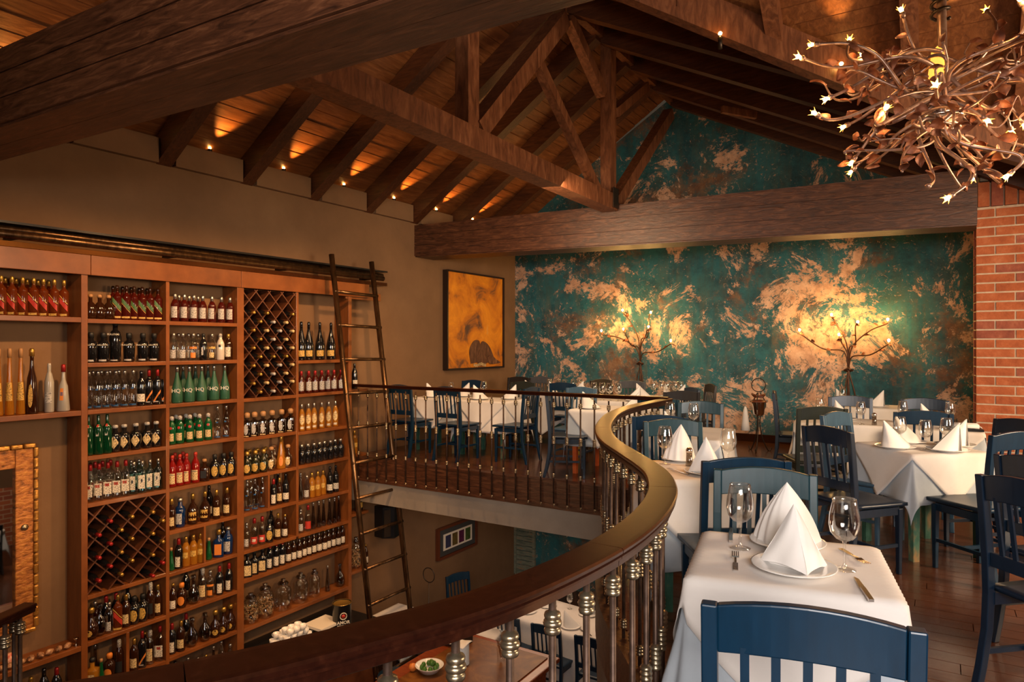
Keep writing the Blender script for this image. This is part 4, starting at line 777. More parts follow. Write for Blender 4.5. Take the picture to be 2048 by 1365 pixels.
def stand(label, x, y, cloth, sc=1.):
    t = thing('ice_bucket_stand', label, 'bucket stand', (x, y, 0))
    MB().tube([(.095*math.cos(a), 0, .93+.095*math.sin(a)) for a in [i*PI/10 for i in range(20)]], .007, 6, True).build('ring_handle', 'dark_metal', t)
    for k in range(3):
        a = 2*PI*k/3+.5; c, s_ = math.cos(a), math.sin(a); MB().tube(crom([(c*.02, s_*.02, .82), (c*.10, s_*.10, .66), (c*.02, s_*.02, .45), (c*.05, s_*.05, .2), (c*.13, s_*.13, .012), (c*.17, s_*.17, .02), (c*.18, s_*.18, .05)], 4), .008, 6).build('leg', 'dark_metal', t)
    MB().tube([(-.09, 0, .80), (0, -.03, .77), (.09, 0, .80), (.05, 0, .76), (0, -.03, .77), (-.05, 0, .76)], .016, 6, True).build('bow', 'frame_brown', t)
    MB().lathe([(.055, .50), (.075, .52), (.095, .70), (.10, .71), (.092, .70), (.07, .52), (0, .515)], 18).build('bucket', 'chrome', t)
    MB().lathe([(.085, .72), (.115, .70), (.115, .69), (.085, .69)], 18, cap=False).build('collar', 'frame_brown', t)
    if cloth: MB().lathe([(.012, .64), (.03, .58), (.05, .42), (.065, .30), (.055, .30), (.02, .5)], 9, T=Matrix.Translation((-.18, 0, -.02))).build('napkin', 'napkin', t)
stand('wrought iron ice bucket stand with ring handle in front of the teal wall', U(1517, 800, 9.95).x, 9.95, True)
stand('iron bucket stand with round ring handle beside the brick pier', 1.02, 7.55, False)
# ================================================================ chairs
def legcurve(s, m):
    b = MB(); prof = [(-.265, 0), (-.235, .12), (-.205, .28), (-.195, .44), (-.20, .58), (-.215, .76), (-.235, .945)]; w = .017
    P = []
    for i, (y, z) in enumerate(prof):
        h = .019 if .3 < z < .9 else .017; P.append((y, z, h))
    vs = []; fs = []
    for y, z, h in P: vs += [(s*.195-w, y-h, z), (s*.195+w, y-h, z), (s*.195+w, y+h, z), (s*.195-w, y+h, z)]
    for i in range(len(P)-1):
        for k in range(4): q = (k+1) % 4; fs.append((i*4+k, i*4+q, (i+1)*4+q, (i+1)*4+k))
    n = len(P)*4; fs += [(3, 2, 1, 0), (n-4, n-3, n-2, n-1)]; b.add(vs, fs); return b
def chair_proto(paintm):
    t = obj('dining_chair', None, None, (0, 0, -50)); B = .004
    b = MB(); N = 10
    def crest(u, top, out):
        x = (u-.5)*.358; z = (.943+.022*(1-(2*u-1)**2)) if top else .838+.012*(1-(2*u-1)**2); y = -.230-.012*(1-(2*u-1)**2)-(.013 if out else -.013)
        return (x, y+(.010 if not top else 0), z)
    vs = [crest(i/N, tp, ot) for i in range(N+1) for tp, ot in ((0, 1), (0, 0), (1, 0), (1, 1))]; fs = [(i*4+k, i*4+(k+1) % 4, (i+1)*4+(k+1) % 4, (i+1)*4+k) for i in range(N) for k in range(4)]+[(3, 2, 1, 0), (N*4, N*4+1, N*4+2, N*4+3)]
    b.add(vs, fs); b.build('crest_rail', paintm, t, bevel=B)
    MB().box((0, -.197, .585), (.355, .022, .06)).build('lower_rail', paintm, t, bevel=B)
    sl = MB().bar((0, -.200, .60), (0, -.236, .86), .010, .0185, up=(1, 0, 0)).mesh('slat', paintm)
    for i in range(5): obj('slat', sl, t, ((i-2)*.0615, 0, 0))
    for s in (-1, 1): legcurve(s, 0).build('leg', paintm, t, bevel=B)
    for s in (-1, 1): MB().box((s*.185, .185, .215), (.036, .036, .43), taper=(.72, .72)).build('leg', paintm, t, bevel=B)
    MB().grid(lambda u, v: ((u-.5)*(.40+.035*v), -.185+.41*v, .462-.010*math.sin(PI*v)*math.sin(PI*u)), 8, 8).build('seat', paintm, t, solid=.022)
    for s in (-1, 1): MB().box((s*.185, -.005, .415), (.022, .36, .05)).build('apron', paintm, t); MB().bar((s*.19, -.21, .19), (s*.185, .19, .19), .016, .022).build('stretcher', paintm, t)
    MB().box((0, .186, .415), (.34, .02, .05)).build('apron', paintm, t); MB().bar((-.185, -.02, .19), (.185, -.02, .19), .016, .022).build('stretcher', paintm, t)
    return t
CH = {k: chair_proto('paint_'+k) for k in ('blue', 'teal', 'navy', 'dark', 'olive', 'grey', 'steel')}; used = set()
def chair(col, x, y, fx, fy, label, group, z=0):
    "x, y: middle of the crest rail; fx, fy: direction the sitter faces"
    L_ = math.hypot(fx, fy); fx, fy = fx/L_, fy/L_; rot = math.atan2(fy, fx)-PI/2; loc = (x+.235*fx, y+.235*fy, z)
    if col in used: o = dup(CH[col], loc, rot)
    else: o = CH[col]; used.add(col); o.location = loc; o.rotation_euler = (0, 0, rot)
    for k in ('label', 'category', 'group'): 
        if k in o: del o[k]
    tag(o, label, 'chair', group); return o
G1, G2, G3 = 'chairs near the curved railing', 'chairs along the balcony tables', 'chairs on the right side'
chair('blue', -.225, 1.50, -.195, .98, 'bright blue slat-back chair at the bottom centre, back towards the viewer', G1)
chair('teal', -.64, 3.09, .195, -.98, 'teal chair facing the viewer across the nearest white table', G1)
chair('blue', -.772, 3.33, -.53, .85, 'blue chair just behind the teal chair, pushed up to the second table', G1)
chair('teal', -1.62, 4.76, .53, -.85, 'dusty teal chair at the far side of the second railing table', G1)
chair('blue', -1.80, 5.0, -.30, .95, 'navy blue chair close to the railing, behind the dusty teal chair', G1)
chair('teal', -1.91, 6.42, .2, -1, 'dark teal chair at the far side of the third table from the front', G1)
chair('teal', -2.40, 6.62, -.25, 1, 'dark teal chair with back against the railing corner', G1)
chair('blue', -6.14, 6.92, 0, 1, 'blue chair nearest the ladder, behind the balcony railing', G2)
chair('blue', -5.34, 6.92, .03, 1, 'blue chair behind the railing, second from the ladder', G2)
chair('blue', -4.38, 7.45, -1, -.05, 'blue chair seen from the side at the right end of the long balcony table', G2)
chair('navy', -3.80, 6.82, .9, .42, 'dark blue chair turned sideways by the table with orange leg', G2)
chair('blue', -6.0, 8.45, 0, -1, 'blue chair against the far side of the long balcony table below the painting', G2)
chair('olive', -5.15, 8.5, 0, -1, 'dark olive chair on the far side of the balcony table, right of painting', G2)
chair('dark', -5.95, 9.7, .1, -1, 'very dark chair in the far left corner of the balcony', G2)
chair('grey', -5.7, 10.0, 0, -1, 'grey-brown chair in front of the teal wall at its left end', G2)
chair('blue', -4.53, 8.57, 0, 1, 'blue chair with back to viewer, left of the pale steel chair', G2)
chair('steel', -3.84, 7.78, .05, -1, 'pale steel-blue chair shining behind the table with orange leg', G2)
chair('dark', -4.45, 9.7, .8, -.4, 'black chair turned sideways near the left wall lamp', G2)
chair('grey', -3.87, 9.55, 0, -1, 'grey chair below the left wall lamp facing the viewer', G2)
chair('dark', -2.53, 7.75, -.45, .9, 'black-brown chair behind the railing corner chairs', G2)
chair('blue', -2.62, 8.45, -.75, -.65, 'bright blue chair in front of the black chair by the teal wall', G2)
chair('dark', -2.64, 9.35, -.8, -.55, 'tall-looking black chair farthest back beside the teal wall', G2)
chair('olive', -.85, 6.43, -.42, .9, 'dark olive chair at the back right table, tall at its left', G3)
chair('steel', -.69, 5.98, .9, -.38, 'chair shining cream in the window light left of the central right table', G3)
chair('navy', -.62, 4.885, .62, .78, 'dark navy chair with full seat visible, left of the central right table', G3)
chair('navy', -.78, 7.95, .1, -1, 'navy chair facing viewer beyond the back right table, below right wall lamp', G3)
chair('navy', -.11, 7.98, 0, -1, 'navy chair facing viewer beyond the back right table, nearer the brick', G3)
chair('blue', -.10, 6.45, -.1, 1, 'dark blue chair behind the three wine glasses of the central right table', G3)
chair('navy', -1.62, 8.35, 1, .15, 'narrow navy chair seen edge-on against the teal wall', G3)
chair('blue', .42, 5.22, -.7, .66, 'blue chair tucked under the right side of the central right table', G3)
chair('navy', .40, 4.08, .7, .7, 'navy chair glaring white in the light at the right edge', G3)
chair('navy', .29, 3.38, .73, .68, 'dark teal-navy chair cut off by the lower right edge', G3)
chair('navy', .50, 6.10, -.75, -.6, 'dark blue chair standing in front of the brick pier', G3)
# ================================================================ tables
def cloth_fn(ax, ay, ux, uy, top, fl=.10, amp=.012, seed=0, off=.006):
    qx = max(-ax, min(ax, ux)); qy = max(-ay, min(ay, uy)); ex, ey = ux-qx, uy-qy; e = math.hypot(ex, ey)
    if e < 1e-6: return (qx, qy, top)
    dx, dy = ex/e, ey/e; s = (qx+qy)*1.0; a = math.atan2(dy, dx)
    w = amp*min(1, (e/.35)**1.5)*(math.sin(9*s+seed)+.6*math.sin(5*a+seed*2+s*6)+.5*math.sin(21*s+seed))
    r = off+fl*e*(.5+.5*min(1, e/.4))+w; cr = min(.03, e*.5)
    return (qx+dx*(r), qy+dy*(r), top-max(0, e-.006)*.985)
def table(label, x, y, rot, ax, ay, legm, z=0, drop_under=.42, top_c=None, items=(), uname='blue-grey', floorlen=False, grp='dining tables', lab='', under='cloth_grey'):
    t = thing('dining_table', label, 'table', (x, y, z), rot, grp)
    MB().box((0, 0, .725), (2*ax-.01, 2*ay-.01, .03)).build('tabletop', legm, t)
    lg = MB().box((0, 0, .355), (.055, .055, .71), taper=(.85, .85)).mesh('leg', legm)
    for i in (-1, 1):
        for j in (-1, 1): obj('leg', lg, t, (i*(ax-.05), j*(ay-.05), 0))
    hu = drop_under
    sd = random.uniform(0, 6)
    n1 = 44; b = MB().grid(lambda u, v: cloth_fn(ax, ay, (u-.5)*2*(ax+hu), (v-.5)*2*(ay+hu), .743, .13, .02, sd), n1, n1)
    b.build('undercloth', under, None, loc=(x, y, z), rot=(0, 0, rot), label=lab[0], cat='tablecloth', group='under tablecloths', solid=.002)
    c = top_c or (ax+ay+.06); n2 = 44
    k = ax/ay
    def fn(u, v):
        p, q = (u-.5)*2*c, (v-.5)*2*c; ux, uy = (p+q)/2, (p-q)/2
        if ax > ay*1.3: ux *= (ax+.3)/(ay+.3)
        return cloth_fn(ax, ay, ux, uy, .748, .145, .02, sd, .014)
    MB().grid(fn, n2, n2).build('tablecloth', 'cloth_white', None, loc=(x, y, z), rot=(0, 0, rot), label=lab[1], cat='tablecloth', group='white top cloths', solid=.002)
# tableware
plate_me = MB().lathe([(.0, .004), (.06, .003), (.075, 0), (.078, .004), (.105, .012), (.133, .018), (.135, .021), (.13, .021), (.10, .015), (.078, .009), (0, .008)], 36).mesh('plate', 'china')
def napkin_mesh(kind):
    b = MB()
    if kind == 'tent':
        A = Vector((0, .02, .205)); L_, F_, R_, B_ = Vector((-.108, .025, 0)), Vector((.03, -.092, 0)), Vector((.105, .02, 0)), Vector((-.01, .075, 0))
        def fac(P, Q, bul, ph=0, o=Vector((0, 0, 0)), lift=.012):
            nrm = (P-A).cross(Q-A).normalized(); nrm = nrm if nrm.y < 0 or P.y > .03 else -nrm
            b.grid(lambda u, v: A.lerp(P.lerp(Q, u)+Vector((0, 0, lift*math.sin(PI*u))), max(v, .01))+nrm*(bul*math.sin(PI*u)*math.sin(PI*v*.9)+.0025*math.sin(u*11+v*7+ph)*v)+o, 12, 10)
        fac(L_, F_, .010); fac(F_, R_, .006, 2); fac(R_, B_, .006, 1); fac(B_, L_, .008, 3); fac(L_+Vector((.004, .008, 0)), F_+Vector((.006, .012, 0)), .004, 4, Vector((0, .006, -.004)), .004)
    elif kind == 'wing':
        A = Vector((.0, .01, .225)); base = [Vector(p) for p in ((-.115, .05, .0), (-.10, .0, 0), (-.06, -.045, .0), (.0, -.06, 0), (.07, -.03, .0), (.125, .02, .0))]
        for lay in range(3):
            def f(u, v, lay=lay):
                q = crom(base, 8); t = u*(len(q)-1); i = min(int(t), len(q)-2); p = q[i].lerp(q[i+1], t-i)*(1-.07*lay); r = (A-Vector((0, -.008*lay, .006*lay))).lerp(p, v); d = Vector((p.x, p.y, 0)).normalized(); pl = .009*math.sin(u*42+lay*2)*max(0, 1-u*1.7)*v
                return r+d*(.018*math.sin(PI*v)+pl)
            b.grid(f, 40, 10)
        b.grid(lambda u, v: A.lerp(Vector((.125-.24*u, .02+.05*math.sin(PI*u)+.03*u, 0)), max(v, .01)), 12, 8)
    elif kind == 'tent_old':
        A = Vector((0, .005, .205)); base = [Vector(p) for p in ((-.115, .030, .0), (-.075, -.02, .0), (-.01, -.070, 0), (.03, -.088, .0), (.065, -.045, .0), (.10, .02, .0))]
        def f(u, v, off=0):
            q = crom(base, 4); p = q[min(int(u*(len(q)-1)+.5), len(q)-1)]; r = A.lerp(p, v); bul = .013*math.sin(PI*v)*(.5+.5*math.cos(u*9)); w = .004*math.sin(u*26+off)*v
            d = Vector((p.x, p.y, 0)).normalized(); return r+d*(bul+w+off)
        b.grid(lambda u, v: f(u, .02+.98*v), 20, 10)
        b.grid(lambda u, v: f(u, .02+.98*v, -.010)+Vector((0, .012, -.006)), 20, 8)
        base2 = [Vector(p) for p in ((.095, .03, 0), (.05, .075, 0), (0, .09, 0), (-.06, .075, 0), (-.11, .035, 0))]
        def g(u, v):
            q = crom(base2, 4); p = q[min(int(u*(len(q)-1)+.5), len(q)-1)]; return (A+Vector((0, .002, -.004))).lerp(p, v)+Vector((.006*math.sin(u*22)*v, .008*math.sin(u*17)*v, 0))
        b.grid(g, 16, 8)
    else:                                         # upright sail: one steep edge, one long slope
        A = Vector((-.085, .0, .195)); base = [Vector(p) for p in ((-.080, .035, 0), (-.092, .01, 0), (-.085, -.03, 0), (-.02, -.065, 0), (.09, -.035, 0), (.125, .005, .0))]
        def f(u, v, off=0):
            q = crom(base, 4); p = q[min(int(u*(len(q)-1)+.5), len(q)-1)]; return A.lerp(p, v)+Vector((off, -.01*math.sin(PI*v)*math.sin(PI*u)+.003*math.sin(u*24)*v+off, 0))
        b.grid(lambda u, v: f(u, .02+.98*v), 18, 8); b.grid(lambda u, v: f(u, .02+.98*v, .008), 18, 6)
        b.grid(lambda u, v: (Vector((A.x, A.y+.004, A.z))).lerp(Vector((.125-.205*u, .012+.05*math.sin(PI*u), 0)), .02+.98*v), 10, 6)
    return b.mesh('napkin', 'napkin')
NK = {'tent': napkin_mesh('tent'), 'wing': napkin_mesh('wing'), 'sail': napkin_mesh('sail')}
def gl_mesh(H, R):
    return MB().lathe([(.0, .0), (.036, .002), (.037, .004), (.012, .010), (.0055, .018), (.0045, .03), (.0045, H*.36), (.007, H*.40), (R*.55, H*.44), (R*.88, H*.52), (R, H*.64), (R*.95, H*.78), (R*.80, H*.93), (R*.74, H), (R*.73, H), (R*.79, H*.93), (R*.935, H*.78), (R*.985, H*.64), (R*.865, H*.525), (R*.5, H*.45), (0, H*.425)], 28, cap=False).mesh('wine_glass', 'glass')
GLS = {'big': gl_mesh(.238, .049), 'mid': gl_mesh(.215, .044)}
fb = MB(); fb.bar((0, -.095, .003), (0, -.02, .004), .016, .003); fb.bar((0, -.02, .004), (0, .03, .008), .007, .003); fb.bar((0, .03, .008), (0, .052, .006), .024, .002)
for i in range(4): fb.bar(((i-1.5)*.0068, .05, .006), ((i-1.5)*.0068, .095, .010), .0032, .002)
fork_me = fb.mesh('fork', 'silver')
kb = MB(); kb.bar((0, -.11, .005), (0, -.005, .005), .014, .008); kb.hexa([(-.009, -.005, .002), (.009, -.005, .002), (.008, .085, .002), (-.002, .105, .002), (-.009, -.005, .005), (.009, -.005, .005), (.008, .085, .004), (-.002, .105, .004)]); knife_me = kb.mesh('knife', 'silver')
shk = MB().lathe([(.022, 0), (.023, .004), (.019, .03), (.017, .075), (.018, .08)], 12); 
ZT = .7505
def put(name, me, x, y, rot, label, cat, group, z=ZT): return obj(name, me, None, (x, y, z), rot, label, cat, group)
def shaker(x, y, label, z=ZT):
    t = thing('salt_shaker', label, 'shaker', (x, y, z)); MB().lathe([(.021, 0), (.023, .004), (.020, .03), (.018, .085), (0, .085)], 12).build('shaker_body', 'smoke', t); MB().lathe([(.021, .083), (.021, .10), (.014, .112), (0, .115)], 12).build('cap', 'chrome', t)
def setting(px, py, nrot, where, kind='sail', fork=False, z=ZT, sub=''):
    put('plate', plate_me, px, py, 0, 'white plate under the %s' % where, 'plate', 'plates', z); put('napkin', NK[kind], px, py, nrot, 'folded white %s' % where, 'napkin', 'folded napkins', z+.0095)
def wine(px, py, where, k='mid', z=ZT): put('wine_glass', GLS[k], px, py, 0, where, 'glass', 'wine glasses', z)
YW = YAW
# T1 nearest table
table('nearest small square table under white and grey cloths, front centre', -.44, 2.51, .189, .305, .29, 'leg_green', drop_under=.62, top_c=.745, lab=('blue-grey patterned undercloth reaching to the floor on the nearest table', 'white overlay cloth draped diagonally on the nearest table'))
put('plate', plate_me, -.405, 2.405, 0, 'white plate under the nearest folded napkin', 'plate', 'plates'); put('napkin', NK['tent'], -.405, 2.42, .25, 'nearest folded white napkin standing on the nearest table', 'napkin', 'folded napkins', ZT+.0095)
put('plate', plate_me, -.475, 2.69, 0, 'white plate on the far side of the nearest table', 'plate', 'plates'); put('napkin', NK['wing'], -.475, 2.69, .3, 'taller folded napkin behind the nearest napkin', 'napkin', 'folded napkins', ZT+.0095)
a = U; wine(*(-.614, 2.553), 'large wine glass left of the napkins on the nearest table', 'big'); wine(-.262, 2.495, 'large wine glass right of the napkins on the nearest table', 'big')
put('fork', fork_me, -.589, 2.385, .25, 'fork left of the nearest plate', 'fork', 'forks'); put('knife', knife_me, -.195, 2.33, .30, 'table knife right of the nearest plate', 'knife', 'knives')
put('knife', knife_me, -.69, 2.72, .25, 'knife behind the left wine glass of the nearest table', 'knife', 'knives'); put('fork', fork_me, -.25, 2.66, PI+.55, 'fork behind the right wine glass of the nearest table', 'fork', 'forks')
# T2
table('second small table along the curved railing', -1.205, 4.06, .56, .31, .31, 'leg_green', drop_under=.5, top_c=.86, lab=('grey undercloth of the second table beside the railing', 'white overlay cloth on the second table beside the railing'))
setting(-1.13, 3.93, .7, 'napkin at the front of the second railing table', 'tent'); setting(-1.40, 4.30, 1.0, 'tall fluted napkin on the far side of the second railing table', 'wing')
wine(-1.445, 4.10, 'wine glass at the left of the second railing table', 'big'); wine(-1.08, 4.20, 'wine glass at the right of the second railing table', 'big'); shaker(-1.30, 4.13, 'glass salt shaker with metal cap between napkins of the second table')
put('fork', fork_me, -1.29, 3.89, 1.0, 'fork at the front left of the second railing table', 'fork', 'forks')
# T3
table('third table along the curved railing', -1.79, 5.72, .12, .30, .42, 'leg_green', drop_under=.30, top_c=.78, lab=('grey undercloth of the third railing table', 'cream-lit overlay cloth on the third railing table'))
setting(-1.85, 5.45, .9, 'napkin on the third railing table between two glasses'); wine(-2.02, 5.86, 'left wine glass on the third railing table', 'big'); wine(-1.80, 5.84, 'right wine glass on the third railing table', 'big')
# T4
table('central right table with green weathered leg', -.107, 5.81, .698, .30, .30, 'leg_green', drop_under=.34, lab=('grey undercloth with hanging corner on the central right table', 'brightly lit white overlay cloth on the central right table'))
setting(-.26, 5.62, .56, 'napkin at the left front of the central right table'); setting(.06, 5.66, 3.7, 'napkin at the right front of the central right table'); setting(-.20, 5.98, .56, 'napkin at the left rear of the central right table'); setting(.11, 5.97, 3.7, 'napkin at the right rear of the central right table')
wine(-.235, 5.80, 'left of three wine glasses on the central right table'); wine(-.073, 5.64, 'middle one of three wine glasses on the central right table'); wine(.055, 5.88, 'right of three wine glasses on the central right table')
# T5
table('long back right table, left half', -.78, 7.36, .10, .42, .30, 'leg_green', lab=('grey undercloth of the long back right table, left half', 'peach-lit overlay cloth on the long back right table, left half'))
table('long back right table, right half near the pier', .0, 7.30, 0, .33, .30, 'leg_green', lab=('grey undercloth of the back right table near the pier', 'white overlay cloth on the back right table near the pier'))
setting(-.80, 7.45, .8, 'napkin in the middle of the back right table'); wine(-.61, 7.13, 'wine glass at the front of the back right table'); wine(-1.0, 7.40, 'wine glass at the left of the back right table'); shaker(-.50, 7.16, 'white salt shaker beside the glass on the back right table')
wine(-.28, 7.45, 'wine glass on the back right table below the navy chair'); wine(.10, 7.50, 'wine glass at the right of the back right table near the brick'); setting(-.06, 7.42, .56, 'napkin on the right half of the back right table')
ty = thing('roll_tray', 'black tray with rolled white napkins at the table end near the pier', 'tray', (.20, 7.14, ZT), .1); MB().box((0, 0, .01), (.26, .18, .02)).build('tray', 'black', ty)
for k in range(3): MB().tube([(-.10, -.05+k*.05, .04), (.10, -.05+k*.05, .04)], .02, 8).build('napkin_roll', 'napkin', ty)
table('farthest right table below the right wall lamp', -.72, 9.35, 0, .36, .30, 'leg_green', lab=('grey undercloth of the farthest right table', 'white overlay cloth on the farthest right table'))
setting(-.62, 9.25, 3.7, 'napkin on the farthest right table, right one'); setting(-1.0, 9.35, .56, 'napkin on the farthest right table, left one'); wine(-.98, 9.15, 'wine glass on the farthest right table')
# balcony tables
table('balcony table nearest the ladder', -5.98, 7.75, 0, .38, .30, 'leg_green', lab=('grey undercloth of the balcony table nearest the ladder', 'white overlay cloth with sunlit folds on the balcony table nearest the ladder'))
table('second balcony table from the ladder', -5.18, 7.75, 0, .38, .30, 'leg_green', lab=('grey undercloth of the second balcony table', 'long-hanging white cloth on the second balcony table'), under='cloth_white')
for i, (x, y, r, w) in enumerate(((-6.12, 7.60, .4, 'first from the left on the balcony'), (-5.80, 7.92, 3.7, 'second from the left on the balcony'), (-5.30, 7.60, .5, 'third from the left on the balcony'), (-4.98, 7.88, 3.7, 'fourth from the left on the balcony'))): setting(x, y, r, 'napkin, '+w)
wine(-5.92, 7.78, 'wine glass between the first two balcony napkins'); wine(-5.38, 7.82, 'wine glass left of the third balcony napkin', 'big')
table('balcony table beside the painting corner with yellow leg', -5.0, 9.2, 0, .55, .30, 'leg_yellow', lab=('grey undercloth of the far left balcony table', 'white overlay cloth on the far left balcony table'))
setting(-5.35, 9.05, .56, 'napkin at the left of the far left balcony table'); setting(-4.98, 9.1, 1.4, 'napkin at the middle of the far left balcony table'); setting(-4.6, 9.2, 3.7, 'napkin at the right of the far left balcony table')
for i in range(5): wine(-5.12+i*.13, 9.25+.04*(i % 2), 'wine glass in the far left balcony cluster, %s from left' % ORD[i])
table('balcony table with orange leg near the railing curve', -3.25, 7.38, 0, .38, .34, 'leg_orange', lab=('grey undercloth of the table with the orange leg', 'white overlay cloth on the table with the orange leg'))
setting(-3.45, 7.2, .56, 'napkin on the table with the orange leg, left'); setting(-2.98, 7.35, 3.7, 'napkin on the table with the orange leg, right')
table('balcony table with the four wine glasses', -3.75, 8.62, 0, .45, .32, 'leg_yellow', lab=('grey undercloth of the balcony table with four glasses', 'white overlay cloth of the balcony table with four glasses'))
for i in range(4): wine(-3.95+i*.115, 8.38+.02*(i % 2), 'wine glass in the row of four above the railing, %s from left' % ORD[i], 'big')
setting(-4.10, 8.5, .56, 'napkin left of the four balcony glasses'); setting(-3.42, 8.5, 3.7, 'napkin right of the four balcony glasses')
table('balcony table under the left wall lamp', -3.3, 9.35, 0, .40, .32, 'leg_green', lab=('grey undercloth of the table under the left wall lamp', 'white overlay cloth of the table under the left wall lamp'))
setting(-3.56, 9.15, .56, 'large napkin left on the table under the left wall lamp'); setting(-3.02, 9.15, 3.7, 'large napkin right on the table under the left wall lamp'); setting(-3.28, 9.42, 1.5, 'napkin at the rear of the table under the left wall lamp')
for i in range(5): wine(-3.45+i*.10, 9.3+.06*(i % 2), 'wine glass in the group under the left wall lamp, %s from left' % ORD[i], 'big')
# ================================================================ lower floor
GL = 'lower floor chairs'
for i, x in enumerate((-4.66, -4.06, -3.45)): chair('blue', x, 7.26-.02*i, .03, 1, 'blue chair on the lower floor pushed to the long white table, %s from left' % ORD[i], GL, LOW)
chair('blue', -6.12, 8.2, .9, -.3, 'dark blue chair by the lower left wall under the framed prints', GL, LOW)
chair('navy', -3.9, 9.0, 0, -1, 'navy chair on the far side of the lower long table', GL, LOW); chair('blue', -5.3, 6.55, .2, 1, 'blue chair behind the copper bar on the lower floor', GL, LOW)
ZL = LOW+ZT
table('long white table on the lower floor below the balcony', -4.05, 8.05, -.12, 1.0, .42, 'leg_green', z=LOW, top_c=1.5, drop_under=.4, under='cloth_white', lab=('white undercloth of the lower long table', 'white overlay cloth of the lower long table'))
for i, (x, y, r) in enumerate(((-4.62, 8.28, .5), (-4.0, 8.3, 3.7), (-4.02, 7.82, .3), (-3.45, 8.05, 3.7), (-4.75, 7.95, .6))): setting(x, y, r, 'napkin on the lower long table, %s from far left' % ORD[i], z=ZL)
for i, (x, y) in enumerate(((-4.3, 8.35), (-3.75, 8.2), (-3.7, 8.0), (-3.5, 7.8))): wine(x, y, 'wine glass on the lower long table, %s from far left' % ORD[i], z=ZL)
for i, (x, y) in enumerate(((-4.35, 7.85), (-3.8, 7.75), (-3.25, 7.72))): put('fork', fork_me, x, y, .9, 'fork on the lower long table, %s from left' % ORD[i], 'fork', 'forks', ZL); put('knife', knife_me, x+.05, y+.02, .9, 'knife on the lower long table, %s from left' % ORD[i], 'knife', 'knives', ZL)
table('small lower floor table by the left wall', -6.15, 6.95, 0, .30, .30, 'leg_green', z=LOW, lab=('grey undercloth of the small table under the ladder', 'white cloth of the small table under the ladder'))
table('lower floor table behind the bar', -5.0, 6.95, .2, .34, .30, 'leg_green', z=LOW, lab=('grey undercloth of the table behind the bar', 'white cloth of the table behind the bar'), top_c=.55)
rg = thing('ring_stand', 'thin iron ring on a stand by the small table under the ladder', 'stand', (-5.98, 7.35, LOW)); MB().tube([(.10*math.cos(a), 0, 1.20+.10*math.sin(a)) for a in [i*PI/10 for i in range(20)]], .007, 6, True).build('ring', 'dark_metal', rg); MB().tube([(0, 0, 0), (0, 0, 1.10)], .008, 6).build('pole', 'dark_metal', rg); MB().lathe([(.12, 0), (.12, .01), (.01, .02)], 16).build('base', 'dark_metal', rg)
ds = thing('shutter_panel', 'weathered teal louvred shutters in the corner of the lower room', 'shutter', (-6.52, YB-.03, -1.7))
for s in (-.20, .20): MB().box((s, 0, 0), (.05, .05, 2.2)).build('stile', 'shutter', ds)
for i in range(24): MB().box((0, 0, -1.05+i*.09), (.36, .016, .078), Matrix.Rotation(0, 4, 'X')).build('slat', 'shutter', ds, loc=(0, 0, 0))
lamp('lower_far_light', 'POINT', (1.9, 5.2, -.95), 45, (1, .72, .5), shadow_soft_size=.15)  # unseen light added so the lower room in the mirror is not dark
table('lower floor table below the mezzanine, seen in the mirror', 2.6, 5.6, 0, .40, .40, 'leg_green', z=LOW, lab=('grey undercloth of the table seen in the mirror', 'white cloth of the table seen in the mirror'))
setting(2.45, 5.5, .56, 'napkin on the table seen in the mirror', z=ZL)
chair('navy', 1.75, 5.6, 1, 0, 'dark chair of the mirrored lower table, back to the mirror', GL, LOW); chair('blue', 1.0, 5.0, .8, .5, 'nearer blue-grey chair seen in the mirror', GL, LOW)
# bar
bar = thing('bar_counter', 'polished reddish bar counter with amber resin top on the lower floor', 'bar counter')
MB().box((-4.05, 4.6, LOW+.52), (1.15, 3.2, 1.04)).build('counter_body', 'bar_wood', bar); MB().box((-4.02, 4.65, LOW+1.075), (1.30, 3.34, .05)).build('rim', 'bar_wood', bar, bevel=.012); MB().box((-3.98, 4.7, LOW+1.106), (1.02, 3.06, .012)).build('top', 'bar_top', bar)
ZB = LOW+1.113
pm2 = MB().lathe([(0, .003), (.05, 0), (.085, .010), (.086, .013), (0, .008)], 24).mesh('side_plate', 'china')
for i in range(16): obj('side_plate', pm2, None, (-4.15, 5.62, ZB+i*.0125), 0, 'white side plate in the bar stack, %s from the bottom' % ORD[i], 'plate', 'stacked side plates on the bar')
MB().grid(lambda u, v: ((u-.5)*.17, (v-.5)*.17, .012*math.sin(u*5)*math.cos(v*4)), 8, 8).build('napkin', 'napkin', None, loc=(-4.15, 5.62, ZB+.218), label='folded white napkin lying on top of the side plate stack', cat='napkin', solid=.006)
MB().lathe([(.05, 0), (.09, .01), (.14, .07), (.145, .075), (.135, .072), (.08, .018), (0, .015)], 28).build('bowl', 'china', None, loc=(-4.32, 5.32, ZB), label='white bowl of limes standing on the bar counter', cat='bowl')
lm_ = MB().lathe([(0, -.027), (.015, -.023), (.025, 0), (.015, .023), (0, .028)], 12).mesh('lime', 'lime')
for i in range(11): a = i*2*PI/8; r = .075 if i < 8 else .03; obj('lime', lm_, None, (-4.32+r*math.cos(a), 5.32+r*math.sin(a), ZB+(.055 if i < 8 else .088)), a, 'green lime in the bowl, %s' % ('%s around the rim' % ORD[i] if i < 8 else '%s of the top three' % ORD[i-8]), 'lime', 'limes in the bowl')
MB().lathe([(0, -.04), (.03, -.03), (.042, 0), (.03, .03), (0, .04)], 14).build('orange', 'orange', None, loc=(-4.47, 5.24, ZB+.042), label='orange lying beside the bowl of limes', cat='fruit')
